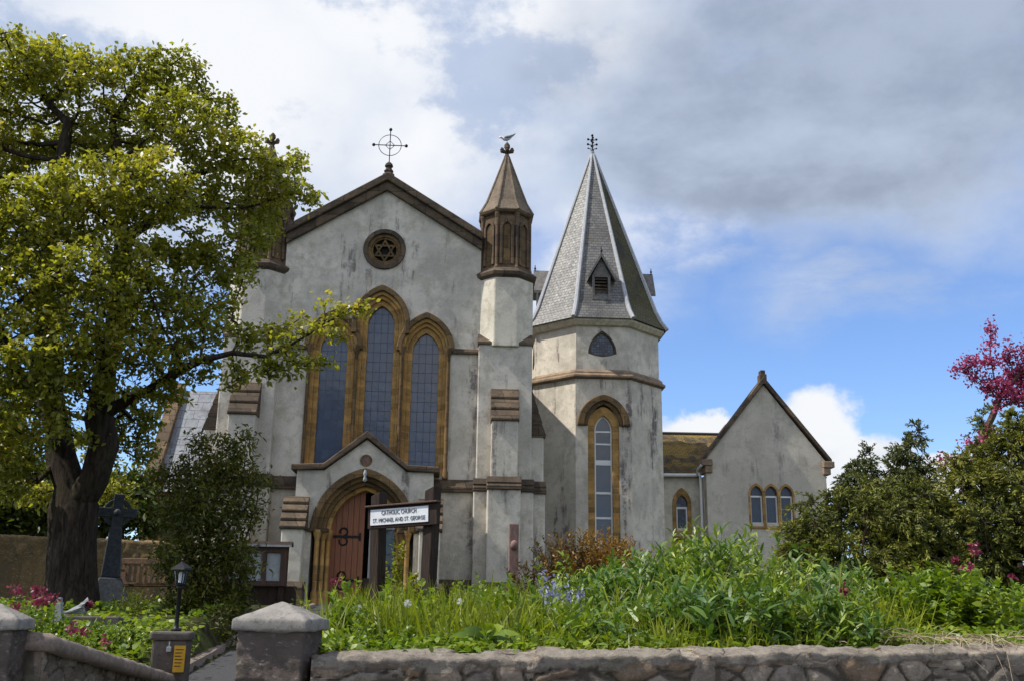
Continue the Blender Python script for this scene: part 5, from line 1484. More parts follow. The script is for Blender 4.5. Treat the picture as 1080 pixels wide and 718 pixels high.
mb = MB(); mb.tube([(-0.232, 0, 0.19), (-0.27, 0, 0.182), (-0.295, 0, 0.170)], [0.014, 0.010, 0.003], 6); mb.build('beak', MT['yellow'], gull)

# ------------------------------------------------------------------ trees
def chain(seed, par, start, pts, step=0.3):
    """append a manual limb to a skeleton; returns index of its last node"""
    cur = start
    for p in pts:
        p = np.array(p, float); a = seed[cur]
        n = max(1, int(np.linalg.norm(p - a) / step))
        for k in range(1, n + 1):
            q = a + (p - a) * k / n
            if k < n: q = q + rng.normal(size=3) * 0.02
            seed.append(q); par.append(cur); cur = len(seed) - 1
    return cur

def leaf_cloud(L, pos, tips, dirs, per, spread, size, wid, up=0.35, droop=0.25, prof=(0.35, 1.0, 0.1), jitter=0.35):
    """bunches of leaves round every twig end"""
    for t in tips:
        k = max(1, int(per * rng.uniform(0.5, 1.5)))
        c = pos[t] + rng.normal(size=(k, 3)) * spread * np.array([1, 1, 0.75])
        d = rand_dirs(k) + dirs[t] * 0.5 + np.array([0, 0, up])
        s = size * rng.uniform(0.6, 1.3, k)
        side = rand_dirs(k) * 0.8 + np.cross(norm(d), rand_dirs(k)) + np.array([0, 0, 0.0])
        # blades lie mostly flat: side vector horizontal
        h = norm(np.cross(d, np.tile([0, 0, 1.0], (k, 1)) + rng.normal(size=(k, 3)) * 0.6))
        L.add(c, d, s, s * wid, droop, prof, side=np.cross(norm(d), h))
    return L

def build_oak():
    Y = 16.0
    W = lambda px, py, dy=0.0: np.array(at(px, py, Y + dy))
    root_p = W(77, 642); root_p[2] = 1.45
    t = thing('oak_tree', 'large spreading oak with fresh yellow green leaves and thick dark forked trunk', 'tree', tuple(root_p), 0)
    seed, par = [root_p.copy()], [-1]
    f = chain(seed, par, 0, [W(76, 610), W(76, 570), W(78, 535), W(74, 512)])
    fork = f
    left = chain(seed, par, fork, [W(64, 480, 0.1), W(54, 430, 0.2), W(50, 360, 0.3), W(48, 290, 0.2)])
    left2 = chain(seed, par, left, [W(60, 210, 0.1), W(72, 130, 0.0)])
    l3 = chain(seed, par, fork + 6, [W(30, 420, -0.6), W(5, 360, -1.0), W(-30, 300, -1.2)])
    lowl = chain(seed, par, fork + 1, [W(40, 508, -0.3), W(0, 500, -0.6), W(-40, 478, -0.8)])
    r1 = chain(seed, par, fork - 1, [W(98, 505, -0.1), W(108, 470, -0.2), W(104, 440, -0.2)])
    r2 = chain(seed, par, r1, [W(112, 390, 0.0), W(126, 320, 0.1), W(130, 250, 0.1), W(132, 190, 0.1), W(118, 130, 0.0)])
    r3 = chain(seed, par, r1, [W(140, 420, -0.3), W(175, 400, -0.6), W(212, 380, -0.9), W(245, 372, -1.1), W(280, 376, -1.2)])
    r4 = chain(seed, par, r2 - 6, [W(170, 230, 0.5), W(215, 170, 0.9)])
    clumps = [(20, 80, 62, 0.0), (-40, 150, 80, 0.3), (60, 70, 40, 0.4), (110, 82, 45, -0.4), (165, 85, 44, 0.2), (205, 72, 22, 0.3), (190, 58, 18, 0.0), (60, 150, 60, 0.9),
              (130, 140, 55, 0.5), (190, 130, 45, -0.5), (225, 120, 34, 0.6), (245, 160, 40, -0.2), (285, 190, 40, 0.0), (308, 176, 22, 0.3), (318, 205, 22, -0.2), (262, 225, 40, 0.5), (215, 205, 45, 0.8),
              (155, 205, 55, -1.0), (95, 215, 62, -1.2), (30, 230, 62, -1.3), (-35, 250, 70, -0.9), (20, 310, 62, -1.5), (90, 300, 58, -1.6), (150, 290, 50, -1.0), (205, 275, 42, -0.3), (245, 285, 28, 0.2),
              (60, 370, 58, -1.6), (0, 400, 55, -1.3), (118, 365, 48, -1.2), (172, 345, 44, -0.6), (212, 330, 30, 0.0), (232, 300, 22, 0.1), (35, 430, 40, -1.4), (-10, 470, 45, -1.0), (85, 410, 34, -1.3), (135, 440, 40, 1.2), (105, 470, 30, 1.6), (150, 470, 26, 1.4),
              (172, 410, 28, -0.5), (205, 385, 26, -0.8), (10, 500, 34, -0.9), (-15, 520, 30, -0.6), (28, 475, 26, -1.0), (272, 250, 24, -0.3), (262, 268, 16, -0.2), (115, 520, 30, 2.2), (40, 520, 26, 1.8),
              (232, 345, 26, -0.8), (262, 350, 20, -1.1), (300, 358, 25, -1.2), (330, 345, 22, -1.2), (345, 325, 17, -1.2), (372, 325, 17, -1.2), (356, 352, 17, -1.2), (318, 388, 16, -1.2), (280, 385, 20, -1.2), (250, 395, 18, -1.0), (345, 380, 13, -1.2), (385, 318, 9, -1.2)]
    A = clump_points(clumps, 300, Y)
    pos, par = colonize(seed, par, A, step=0.14, infl=1.5, kill=0.17, iters=170)
    def flare(pts, rr):
        # buttress swell of the trunk foot
        return [r * (1.0 + 0.22 * math.exp(-max(0, p[2] - root_p[2]) / 0.35)) if r > 0.25 else r for p, r in zip(pts, rr)]
    mb, tips, dirs, rad = branch_mesh(pos, par, 0.345, 0.006, 0.66, extra=flare)
    mb.v = [tuple(np.array(v) - root_p) for v in mb.v]
    o = mb.build('trunk', MT['bark'], t, smooth=True)
    me = o.data; nv = len(me.vertices)
    nor = np.array([v.normal[:] for v in me.vertices]); co = np.array([v.co[:] for v in me.vertices])
    for i in range(nv):
        c = co[i]
        if c[2] < 4.2 and math.hypot(c[0], c[1]) < 0.35 + 0.30 * c[2]:
            w = Vector((c[0] * 9, c[1] * 9, c[2] * 1.1)) + noise.noise_vector(Vector(c) * 1.3) * 0.9
            co[i] += nor[i] * (0.045 * (abs(noise.fractal(w, 0.8, 2.0, 4)) - 0.25) + 0.05 * noise.noise(Vector(c) * 1.7))
    me.vertices.foreach_set('co', co.astype(np.float32).ravel()); me.update()
    L = Leaves()
    leaf_cloud(L, pos, tips, dirs, 30, 0.082, 0.086, 0.62, up=0.42)
    L.build('crown', MT['oak'], t, origin=root_p)
    print('oak nodes', len(pos), 'tips', len(tips), 'leaves', sum(len(r) for r in L.r) // 2)
build_oak()

def generic_tree(name, label, cat, base, clumps, depth, per_r, root_r, leaf, mat, part='crown', step=0.10, kill=0.105, group=None, tip=0.005, pos_fn=None, extra_parts=None):
    base = np.array(base, float)
    t = thing(name, label, cat, tuple(base), 0, group)
    A = clump_points(clumps, per_r * 14, depth)
    A = A[A[:, 2] > base[2] + 0.15]
    seed, par = [base.copy()], [-1]
    chain(seed, par, 0, [base + np.array([0, 0, 0.5]), ])
    pos, par = colonize(seed, par, A, step=step, infl=1.4, kill=kill, iters=160)
    mb, tips, dirs, rad = branch_mesh(pos, par, root_r, tip, 0.62)
    mb.v = [tuple(np.array(v) - base) for v in mb.v]
    mb.build('trunk', MT['twig'], t, smooth=True)
    L = Leaves(); leaf(L, pos, tips, dirs)
    L.build(part, MT[mat], t, origin=base)
    print(name, len(tips), sum(len(r) for r in L.r))
    return t

# dark shrub before the notice board
sp = at(205, 668, 15.5)
generic_tree('evergreen_shrub', 'tall dark leafy shrub between the lamp and the church notice board', 'shrub', (sp.x, 15.5, 1.25),
             [(215, 470, 18, 0), (255, 468, 16, 0), (240, 500, 30, 0), (205, 510, 32, 0.3), (265, 505, 18, -0.2), (188, 540, 28, 0.2), (220, 545, 40, -0.3), (255, 540, 26, 0), (275, 535, 10, 0), (205, 590, 40, -0.4), (240, 590, 32, -0.2),
              (215, 635, 36, -0.3), (245, 630, 22, 0), (190, 640, 22, -0.2), (172, 500, 16, 0.3)], 15.5, 75, 0.10,
             lambda L, p, t, d: leaf_cloud(L, p, t, d, 20, 0.09, 0.085, 0.38, up=0.25), 'shrub', 'foliage')
sp = at(225, 690, 13.8)
generic_tree('low_shrub', 'low dull green shrub at the path edge below the tall dark shrub', 'shrub', (sp.x, 13.8, 1.0),
             [(215, 668, 20, 0), (240, 672, 18, 0.2), (230, 650, 16, 0.3), (200, 680, 12, 0)], 13.8, 160, 0.03,
             lambda L, p, t, d: leaf_cloud(L, p, t, d, 12, 0.07, 0.07, 0.4, up=0.3), 'shrub', 'foliage', tip=0.003)

# junipers on the right
def plumes(n, ln, bl, bw):
    def f(L, pos, tips, dirs):
        for t in tips:
            axis = norm(dirs[t] * 0.7 + rng.normal(size=3) * 0.35 + np.array([0, 0, 0.15]))
            for q in range(3):
                ax = norm(axis + rng.normal(size=3) * 0.55)
                l = ln * rng.uniform(0.6, 1.3)
                k = n
                s = rng.random(k)
                c = pos[t] + ax * (s * l)[:, None] + np.array([0, 0, -1]) * (0.35 * l * s * s)[:, None] + rng.normal(size=(k, 3)) * 0.012
                r = rand_dirs(k); r = norm(r - ax * (r @ ax)[:, None])
                d = ax * 0.75 + r * (0.75 - 0.35 * s)[:, None]
                L.add(c, d, bl * rng.uniform(0.5, 1.2, k) * (1.15 - 0.6 * s), bw, 0.3, (0.8, 1.0, 0.15), rnd=np.clip(0.25 + 0.5 * s + rng.normal(size=k) * 0.15, 0, 1))  # colour runs from painted shade at the spray base to golden tips
    return f
sp = at(880, 640, 17.0)
generic_tree('juniper', 'feathery olive green juniper in front of the gabled wing', 'conifer', (sp.x, 17.0, 1.55),
             [(850, 535, 14, 0), (838, 560, 14, -0.3), (862, 566, 30, -0.2), (905, 545, 34, 0), (950, 560, 40, 0), (880, 590, 36, -0.4), (935, 600, 36, -0.3), (985, 590, 36, 0.2), (850, 600, 26, -0.5), (882, 528, 16, 0.2), (925, 520, 22, 0.3), (965, 530, 28, 0.3), (990, 610, 30, -0.3), (840, 582, 14, -0.5)], 17.0, 46, 0.12, plumes(22, 0.27, 0.105, 0.021), 'conifer', 'foliage')
sp = at(920, 640, 18.8)
generic_tree('dark_juniper', 'dark spiky juniper rising to two pointed tops behind the olive juniper', 'conifer', (sp.x, 18.8, 1.6),
             [(968, 450, 7, 0), (962, 464, 11, 0), (952, 480, 15, 0), (955, 500, 22, 0), (910, 490, 14, 0.2), (915, 478, 8, 0.2), (905, 512, 22, 0), (925, 530, 24, 0.2), (965, 525, 24, 0.3), (940, 560, 34, 0.3), (975, 492, 10, 0)], 18.8, 60, 0.10, plumes(22, 0.28, 0.105, 0.021), 'conifer_dark', 'foliage')
sp = at(1060, 640, 17.5)
generic_tree('broad_juniper', 'broad domed golden green juniper at the right edge of the garden', 'conifer', (sp.x, 17.5, 1.55),
             [(1080, 455, 24, 0), (1050, 478, 26, 0.1), (1100, 480, 40, 0), (1020, 505, 28, 0), (1060, 520, 36, -0.3), (1110, 530, 44, -0.3), (1000, 540, 30, 0), (1035, 555, 36, -0.4), (1080, 570, 40, -0.5), (1130, 570, 45, -0.2), (990, 575, 26, -0.2), (1030, 595, 32, -0.4), (1080, 610, 34, -0.4), (1130, 620, 40, -0.4), (1070, 440, 12, 0), (1035, 450, 8, 0.2), (1042, 430, 6, 0.3)], 17.5, 46, 0.16, plumes(22, 0.27, 0.105, 0.021), 'conifer', 'foliage')

# pink blossom tree beyond the junipers
def blossoms(L, pos, tips, dirs):
    for t in tips:
        k = int(rng.uniform(14, 26))
        c = pos[t] + rng.normal(size=(k, 3)) * 0.075
        L.add(c, rand_dirs(k), 0.060 * rng.uniform(0.6, 1.3, k), 0.050, 0.2, (0.5, 1.0, 0.5))
sp = at(1075, 600, 23.0)
generic_tree('blossom_tree', 'pink flowering tree behind the junipers at the right edge', 'tree', (sp.x, 23.0, 1.7),
             [(1006, 389, 5, 0), (1016, 388, 7, 0), (1026, 380, 8, 0), (1028, 396, 9, 0), (1040, 402, 11, 0), (1044, 350, 6, 0), (1043, 364, 8, 0), (1044, 380, 9, 0), (1046, 339, 4, 0), (1052, 408, 14, 0), (1072, 395, 15, 0.3), (1064, 362, 7, 0.2), (1062, 376, 9, 0.2), (1078, 368, 8, 0.2), (1080, 385, 10, 0.2), (1055, 422, 12, 0), (1085, 415, 18, 0), (1095, 360, 10, 0),
              (998, 484, 7, 0), (1018, 468, 7, 0), (986, 490, 4, 0), (1040, 462, 12, 0), (1110, 395, 18, 0), (1120, 440, 26, 0)], 23.0, 70, 0.10, blossoms, 'blossom', 'blossom')

# bushes and trees behind the retaining wall
def bushy(L, p, t, d): leaf_cloud(L, p, t, d, 34, 0.20, 0.17, 0.55, up=0.3)
for i, (lab, px, Y, cl) in enumerate([
        ('mid green bush behind the brown wall left of the oak trunk', 20, 27, [(5, 540, 28, 0), (30, 545, 26, 0), (15, 515, 26, 0.4), (-20, 530, 34, 0), (45, 530, 22, 0.3), (35, 500, 20, 0.2), (0, 490, 22, 0)]),
        ('loose pale green bush behind the brown wall right of the oak trunk', 125, 27, [(120, 525, 28, 0), (145, 535, 24, 0), (110, 545, 24, 0), (140, 510, 20, 0.2), (160, 550, 22, 0), (95, 555, 20, 0)]),
        ('far tree beyond the chapel at the left edge', -60, 36, [(-60, 430, 50, 0), (-20, 470, 46, 0), (-90, 480, 60, 0), (-20, 510, 44, 0), (20, 520, 40, 0), (60, 535, 34, 0), (20, 555, 34, 0)]),
        ('round leafy tree added out of view to shade the brown retaining wall', -190, 23, [(-190, 380, 90, 0), (-130, 420, 70, 0), (-240, 430, 90, 0), (-170, 300, 80, 0), (-120, 340, 55, 0), (-200, 500, 80, 0), (-130, 500, 50, 0)])]):  # this last tree is unseen, added to throw shade on the wall
    b = at(px, 640, Y)
    generic_tree('background_bush' if i < 2 else 'background_tree', lab, 'bush' if i < 2 else 'tree', (b.x, Y, 1.7), cl, Y, 34, 0.10, bushy, 'far_leaf', 'foliage', step=0.2, kill=0.22)

# ------------------------------------------------------------------ garden planting
def leafy_stems(L, S, base, heights, leaf_len, leaf_w, per_m, lean=0.25, pitch=(0.2, 0.9), droop=0.45, prof=(0.4, 1.0, 0.75, 0.05), stem_w=0.006, taper=0.5):
    """stems with leaves set round them from foot to tip"""
    n = len(base)
    ld = np.stack([rng.normal(size=n) * lean, rng.normal(size=n) * lean, np.ones(n)], 1)
    S.add(base, ld, heights, stem_w, 0.12, (1.0, 0.8, 0.5, 0.3))
    ld = norm(ld)
    for i in range(n):
        k = max(3, int(per_m * heights[i]))
        s = (np.arange(k) + rng.random(k)) / k
        s = 0.08 + 0.92 * s
        c = base[i] + ld[i] * (heights[i] * s)[:, None] + np.array([0, 0, -1]) * (0.12 * heights[i] * s * s)[:, None]
        az = np.arange(k) * 2.4 + rng.random() * 6 + rng.normal(size=k) * 0.4
        el = rng.uniform(*pitch, k) + 0.35 * s
        d = np.stack([np.cos(az) * np.cos(el), np.sin(az) * np.cos(el), np.sin(el)], 1)
        up = np.tile([0, 0, 1.0], (k, 1)) + rng.normal(size=(k, 3)) * 0.35
        sz = leaf_len * rng.uniform(0.65, 1.2, k) * (1.0 - taper * np.abs(s - 0.45))
        L.add(c, d, sz, leaf_w * sz / leaf_len, droop * rng.uniform(0.3, 1.4, k), prof, side=up)

def scatter_in(n, pxr, yr, ok=None):
    """random garden spots: px range of the view and distance range"""
    out = []
    while len(out) < n:
        y = rng.uniform(*yr); px = rng.uniform(*pxr)
        x = (px - 540) / FOC * y * 0.985
        if y < wall_y(x) + 0.16 and x > -1.6: continue
        if abs(x - lerp_tab(y, PATH_X)) < 0.85: continue
        if ok and not ok(x, y, px): continue
        out.append((x, y, ground(x, y) - 0.02))
    return np.array(out)

def grass_tuft(L, base, k, h, w, spread=0.10, droop=0.35):
    k = int(k)
    b = base + np.stack([rng.normal(size=k) * spread, rng.normal(size=k) * spread, np.zeros(k)], 1)
    d = np.stack([rng.normal(size=k) * 0.32, rng.normal(size=k) * 0.32, np.ones(k)], 1)
    L.add(b, d, h * rng.uniform(0.5, 1.15, k), w, droop * rng.uniform(0.2, 1.8, k), (0.8, 1.0, 0.85, 0.55, 0.05))

def build_planting():
    # low hills far off round the place
    V, F = [], []
    m = 96
    for k in range(m):
        a = 2 * math.pi * k / m
        hgt = 22 + 16 * noise.noise(Vector((math.cos(a) * 2, math.sin(a) * 2, 5)))
        for r, z in ((520, -1), (640, hgt * 0.55), (800, hgt), (1100, -1)): V.append((r * math.cos(a), r * math.sin(a), z))
    for k in range(m):
        for j in range(3): F.append((k * 4 + j, ((k + 1) % m) * 4 + j, ((k + 1) % m) * 4 + j + 1, k * 4 + j + 1))
    me = bpy.data.meshes.new('hills'); me.from_pydata(V, [], F); me.update()
    tag(link_mesh('hills', me, plain('hill_fields', (0.06, 0.085, 0.035), 0.95, var=0.4, scale=0.02), None, True), kind='structure')
    # low ground cover everywhere on the beds (uncountable)
    L, S = Leaves(), Leaves()
    for p in np.concatenate([scatter_in(900, (335, 1110), (5.6, 8.0)), scatter_in(420, (335, 1110), (8.0, 14.0)), scatter_in(260, (0, 260), (9.0, 20.0)), scatter_in(500, (300, 1100), (14, 27))]):
        k = 14; far = p[1] > 9
        c = p + rng.normal(size=(k, 3)) * np.array([0.10, 0.10, 0.0]) + np.stack([np.zeros(k), np.zeros(k), rng.random(k) * 0.16], 1)
        d = rand_dirs(k) * np.array([1, 1, 0.5]) + np.array([0, 0, 0.5])
        s = rng.uniform(0.035, 0.075, k) * (1.5 if far else 1.0)
        L.add(c, d, s, s * 0.55, 0.3, (0.4, 1.0, 0.15), side=np.tile([0, 0, 1.0], (k, 1)) + rng.normal(size=(k, 3)) * 0.4)
    tag(L.build('ground_cover', MT['lush']), kind='stuff', label='low leafy ground cover over the garden beds behind the wall', cat='ground cover')
    # grass: yellow green blades round the name board, coarse tufts elsewhere
    G = Leaves()
    for p in scatter_in(200, (350, 590), (6.4, 10.5)): grass_tuft(G, p, 24, rng.uniform(0.30, 0.60), 0.015, 0.08)
    for p in scatter_in(60, (560, 700), (6.0, 8.5)): grass_tuft(G, p, 22, rng.uniform(0.25, 0.42), 0.011, 0.08)
    for p in scatter_in(90, (640, 830), (7.0, 9.0)): grass_tuft(G, p, 14, rng.uniform(0.5, 0.85), 0.016, 0.10, 0.7)
    for p in scatter_in(130, (820, 960), (6.6, 9.5)): grass_tuft(G, p, 26, rng.uniform(0.35, 0.62), 0.012, 0.09, 0.5)
    for p in scatter_in(60, (690, 860), (6.0, 7.4)): grass_tuft(G, p, 22, rng.uniform(0.25, 0.5), 0.012, 0.09, 0.6)
    for p in scatter_in(140, (380, 1000), (10, 22)): grass_tuft(G, p, 20, rng.uniform(0.2, 0.4), 0.014, 0.12)
    tag(G.build('grass', MT['grass']), kind='stuff', label='long yellow green grass growing in the garden beds', cat='grass')
    # thicket of lance-leaved stems in the middle and right
    L, S = Leaves(), Leaves()
    def prof_h(px): return np.interp(px, [555, 600, 640, 690, 740, 770, 830, 890, 930], [0.30, 0.55, 0.58, 0.70, 0.90, 0.88, 0.74, 0.66, 0.36])
    L2 = Leaves()
    for (n, yr, f) in ((44, (6.5, 8.0), 0.64), (56, (8.0, 9.8), 0.96), (30, (9.8, 11.5), 1.0)):
        for c in scatter_in(n, (565, 925), yr):
            k = rng.integers(6, 13)
            b = c + np.stack([rng.normal(size=k) * 0.13, rng.normal(size=k) * 0.11, np.zeros(k)], 1)
            b[:, 1] = np.maximum(b[:, 1], [wall_y(x) + 0.2 for x in b[:, 0]])
            px = b[:, 0] / b[:, 1] / 0.985 * FOC + 540
            h = prof_h(px) * f * rng.uniform(0.72, 1.15) * rng.uniform(0.8, 1.1, k)
            big = rng.random() < 0.3
            leafy_stems(L2 if big else L, S, b, h, 0.185 if big else 0.150, 0.034 if big else 0.027, 32 if big else 38, 0.20)
    tag(L2.build('broad_weeds', MT['weed_dark']), kind='stuff', label='blue green weeds with longer leaves growing through the thicket', cat='weeds')
    D = Leaves()
    b = scatter_in(110, (575, 930), (6.6, 10.5)); hh = prof_h(b[:, 0] / b[:, 1] / 0.985 * FOC + 540) * rng.uniform(0.5, 1.25, 110)
    D.add(b, np.stack([rng.normal(size=110) * 0.35, rng.normal(size=110) * 0.35, np.ones(110)], 1), hh, 0.007, 0.25, (1, 0.9, 0.7, 0.4))
    tag(D.build('dead_stems', MT['straw']), kind='stuff', label='dry pale stems left standing among the green weeds', cat='dead stems')
    tag(L.build('weed_thicket', MT['weed']), kind='stuff', label='dense thicket of narrow leaved green weeds behind the wall', cat='weeds')
    tag(S.build('weed_stems', MT['stem']), kind='stuff', label='thin green stems inside the thicket of weeds', cat='weeds')
    # small leafy plants along the wall head
    L, S = Leaves(), Leaves()
    b = scatter_in(150, (345, 640), (5.8, 7.2)); leafy_stems(L, S, b, rng.uniform(0.10, 0.28, 150), 0.062, 0.030, 90, 0.35)
    b = scatter_in(70, (640, 930), (6.0, 7.2)); leafy_stems(L, S, b, rng.uniform(0.10, 0.24, 70), 0.062, 0.028, 90, 0.35)
    b = scatter_in(90, (350, 610), (7.0, 10)); leafy_stems(L, S, b, rng.uniform(0.28, 0.60, 90), 0.085, 0.040, 46, 0.3)
    tag(L.build('edge_plants', MT['lush']), kind='stuff', label='small broad leaved weeds trailing along the top of the stone wall', cat='weeds')
    tag(S.build('edge_plant_stems', MT['stem']), kind='stuff', label='short stems of the small weeds along the wall', cat='weeds')
build_planting()

def plant(name, label, cat, px, Y, mats, fn, group=None, zoff=0.0):
    b = at(px, 640, Y); z = ground(b.x, Y)
    base = np.array([b.x, Y, z + zoff])
    t = thing(name, label, cat, tuple(base), 0, group)
    for part, L, mat in fn(base):
        if L.n: L.build(part, MT[mat], t, origin=base)
    return t

def bush_fn(n, spread, hr, leaf_len, leaf_w, per, mat, flowers=0, fmat='valerian_flower', fr=0.028, extra_h=0.10, lean=0.22, dens=34):
    def f(base):
        L, S = Leaves(), Leaves(); heads = []
        b = base + np.stack([rng.normal(size=n) * spread[0], rng.normal(size=n) * spread[1], np.zeros(n)], 1)
        b[:, 1] = np.maximum(b[:, 1], [wall_y(x) + 0.12 for x in b[:, 0]]) if base[0] > -1.6 else b[:, 1]
        e = np.abs((b[:, 0] - base[0]) / (2.2 * spread[0]))
        h = rng.uniform(*hr, n) * np.clip(1.1 - 0.55 * e, 0.35, 1)
        if n <= 6:
            for i in range(n):
                S1 = Leaves(); leafy_stems(L, S1, b[i:i + 1], h[i:i + 1], leaf_len, leaf_w, per, lean); heads.append(('stem', S1, 'stem'))
        else: leafy_stems(L, S, b, h, leaf_len, leaf_w, per, lean)
        for i in range(flowers):
            j = rng.integers(n); top = b[j] + np.array([rng.normal() * 0.05, rng.normal() * 0.05, h[j] + extra_h * rng.uniform(0.4, 1.3)])
            S.add(b[j:j + 1], (top - b[j])[None], np.linalg.norm(top - b[j]), 0.005, 0.02, (1, 0.8, 0.7))
            k = dens
            c = top + rng.normal(size=(k, 3)) * fr * np.array([1, 1, 0.8])
            Fl = Leaves(); Fl.add(c, rand_dirs(k) + np.array([0, 0, 0.4]), 0.026, 0.019, 0.1, (0.6, 1, 0.5)); heads.append(('flower_head', Fl, fmat))
        return [('leaves', L, mat), ('stems', S, 'stem')] + heads
    return f

# bright green bush at the right, valerian heads above it
plant('valerian_bush', 'rounded bright green valerian bush with dark red flower heads near the right wall end', 'bush', 990, 7.9, None, bush_fn(150, (0.27, 0.22), (0.46, 0.66), 0.085, 0.044, 56, 'lush', 4, fr=0.014, extra_h=0.09))
plant('leafy_bush', 'spreading green bush at the far right edge of the road wall', 'bush', 1068, 8.0, None, bush_fn(100, (0.28, 0.2), (0.32, 0.50), 0.078, 0.040, 55, 'lush', 3, fr=0.016, extra_h=0.09))
plant('mixed_weed', 'thin yellowish weed between the tall thicket and the bright green bush', 'plant', 925, 7.6, None, bush_fn(40, (0.16, 0.15), (0.22, 0.42), 0.07, 0.026, 45, 'grass', 1, fr=0.018, extra_h=0.12))
# red valerian by the left pier
plant('red_valerian', 'clump of red valerian with deep pink heads behind the left gate pier', 'flowering plant', 22, 8.2, None, bush_fn(100, (0.26, 0.20), (0.34, 0.58), 0.070, 0.030, 58, 'lush', 12, fr=0.027, extra_h=0.06))
plant('red_valerian', 'leafy valerian clump without flowers spilling over the path wall coping', 'flowering plant', 62, 8.6, None, bush_fn(60, (0.16, 0.15), (0.22, 0.40), 0.068, 0.030, 58, 'lush', 0))
plant('leafy_clump', 'bright low green clump behind the coping next to the lamp pier', 'plant', 118, 9.6, None, bush_fn(90, (0.26, 0.14), (0.18, 0.36), 0.085, 0.030, 60, 'weed', 0))
plant('strap_plant', 'dark strap leaved plant in front of the garden bench', 'plant', 138, 13.5, None, bush_fn(40, (0.16, 0.14), (0.25, 0.45), 0.13, 0.018, 30, 'shrub', 0))
# plants between pier and board
plant('leafy_plant', 'light green leafy plant with one pink flower beside the right hand gate pier', 'plant', 362, 6.9, None, bush_fn(48, (0.10, 0.10), (0.20, 0.40), 0.075, 0.038, 50, 'lush', 1, fr=0.013, extra_h=0.16))
plant('yellow_sapling', 'upright yellow green sapling growing between the two posts of the name board', 'sapling', 416, 10.0, None, bush_fn(5, (0.05, 0.05), (0.75, 0.98), 0.075, 0.046, 46, 'yellowish', 0, lean=0.07))
plant('yellow_plant', 'bushy yellow green plant against the right post of the name board', 'plant', 436, 9.8, None, bush_fn(22, (0.10, 0.08), (0.35, 0.58), 0.075, 0.042, 46, 'yellowish', 0, lean=0.15))
plant('low_hedge_plant', 'mixed low green plant in front of the right buttress', 'plant', 505, 12.0, None, bush_fn(60, (0.45, 0.2), (0.25, 0.48), 0.09, 0.04, 40, 'lush', 0))
plant('bronze_shrub', 'bronze brown leaved shrub at the foot of the octagonal tower', 'shrub', 625, 16.5, None, bush_fn(260, (0.55, 0.32), (0.95, 1.50), 0.11, 0.036, 38, 'brown_leaf', 0, lean=0.3))

def dock_fn(base):
    L = Leaves()
    az = np.array([2.6, 0.2, 1.5, -0.5, 3.6, 5.0, 1.0]); n = len(az)
    el = np.array([0.9, 0.45, 1.2, 0.7, 0.6, 0.5, 0.95])
    d = np.stack([np.cos(az) * np.cos(el), -np.abs(np.sin(az)) * np.cos(el) * 0.6, np.sin(el)], 1)
    L.add(np.tile(base, (n, 1)), d, rng.uniform(0.22, 0.34, n), rng.uniform(0.065, 0.095, n), 0.5, (0.25, 0.7, 1.0, 0.95, 0.6, 0.05), side=np.tile([0.0, -0.6, 1.0], (n, 1)))
    return [('leaves', L, 'lush')]
plant('dock_plant', 'broad leaved dock plant with wide smooth leaves close behind the wall', 'plant', 515, 6.35, None, dock_fn, zoff=0.10)

def bluebell_fn(base):
    L, S, spikes = Leaves(), Leaves(), []
    grass_tuft(L, base, 40, 0.34, 0.014, 0.10, 0.6)
    for i in range(10):
        b = base + np.array([rng.normal() * 0.09, rng.normal() * 0.10, 0]); h = rng.uniform(0.30, 0.48)
        S.add(b[None], np.array([[rng.normal() * 0.15, rng.normal() * 0.15, 1]]), h, 0.006, 0.15, (1, 0.8, 0.6))
        k = 16; s = rng.uniform(0.6, 1.0, k)
        c = b + np.array([0, 0, 1]) * (h * s)[:, None] + rng.normal(size=(k, 3)) * 0.014
        Fl = Leaves(); Fl.add(c, rand_dirs(k) + np.array([0, 0, -0.3]), 0.034, 0.014, 0.2, (0.5, 1, 1)); spikes.append(('flower_spike', Fl, 'blue_flower'))
    return [('leaves', L, 'weed'), ('stems', S, 'stem')] + spikes
plant('bluebells', 'clump of pale blue bluebells among the weeds right of the reddish post', 'flowers', 592, 7.5, None, bluebell_fn, zoff=0.05)

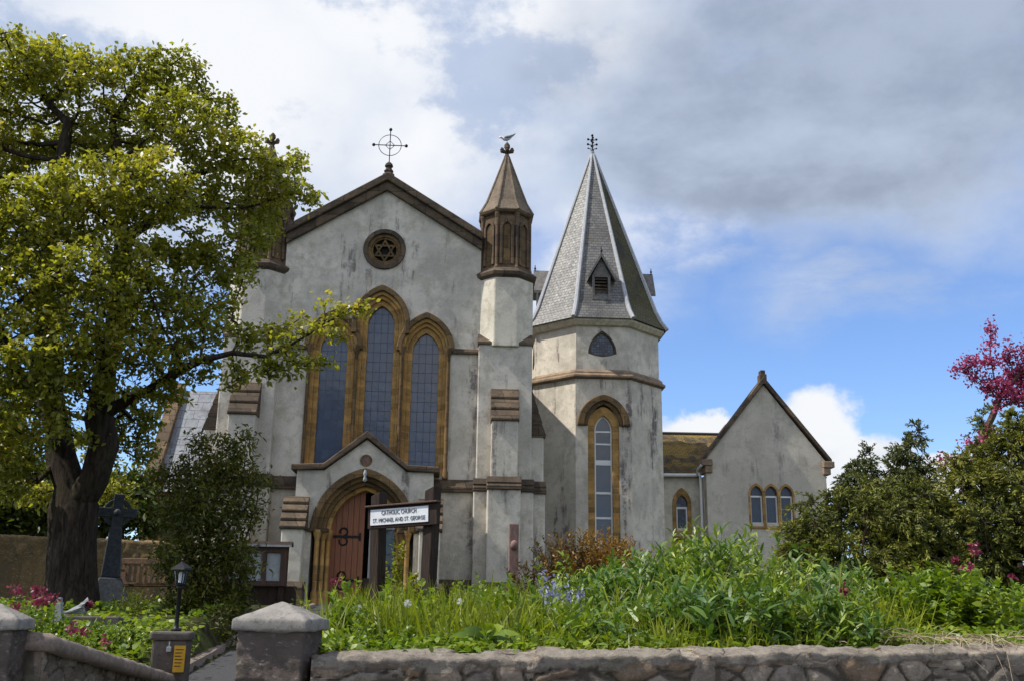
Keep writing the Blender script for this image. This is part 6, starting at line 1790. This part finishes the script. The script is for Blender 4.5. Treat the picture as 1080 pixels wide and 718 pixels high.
def nodding_fn(base):
    L, S = Leaves(), Leaves()
    b = base + rng.normal(size=(6, 3)) * np.array([0.06, 0.05, 0]); hh = rng.uniform(0.5, 0.78, 6); out = []
    for i in range(6):
        S1 = Leaves(); leafy_stems(L, S1, b[i:i + 1], hh[i:i + 1], 0.14, 0.03, 26, 0.12, droop=0.9); out.append(('stem', S1, 'stem'))
    return [('leaves', L, 'weed')] + out
plant('nodding_plant', 'tall nodding plant with long drooping leaves at the left end of the weed thicket', 'plant', 590, 8.6, None, nodding_fn)

def clock_fn(base):
    S, H = Leaves(), Leaves()
    h = rng.uniform(0.26, 0.36)
    S.add(base[None], np.array([[0.05, 0.02, 1.0]]), h, 0.005, 0.05, (1, 0.9, 0.8))
    c = base + np.array([0.05 * h, 0.02 * h, h * 0.98]); k = 90; d = rand_dirs(k)
    H.add(c + d * 0.006, d, 0.021, 0.004, 0.0, (0.3, 0.5, 1.0))
    return [('stem', S, 'stem'), ('seed_head', H, 'seed')]
MT['seed'] = leaf_mat('dandelion_seed', [(0.0, (0.5, 0.5, 0.46)), (1.0, (0.7, 0.7, 0.66))], 0.3, tcol=(1, 1, 1))
for px, Y, lab in ((427, 6.75, 'white dandelion clock in the grass below the name board'), (483, 7.6, 'white dandelion clock right of the name board post'), (376, 7.0, 'white dandelion clock near the right hand gate pier'), (832, 7.6, 'white dandelion clock in the grass before the junipers')):
    plant('dandelion_clock', lab, 'flower', px, Y, None, clock_fn, 'dandelion clocks in the grass')

def straw_fn(base):
    L = Leaves(); n = 130
    b = base + np.stack([rng.normal(size=n) * 0.30, rng.uniform(-0.12, 0.06, n), rng.uniform(0.0, 0.05, n)], 1)
    d = np.stack([rng.normal(size=n), rng.uniform(-1.2, 0.3, n), rng.uniform(0.0, 0.55, n)], 1)
    L.add(b, d, rng.uniform(0.12, 0.42, n), 0.007, rng.uniform(0.4, 1.3, n), (1, 0.9, 0.8, 0.7, 0.6, 0.3))
    return [('straws', L, 'straw')]
bx = at(1000, 640, 7.25)
t = plant('dry_grass', 'tangle of dry straw hanging over the right end of the stone wall', 'dry grass', 1000, wall_y(bx.x) + 0.10, None, straw_fn, zoff=0.10)
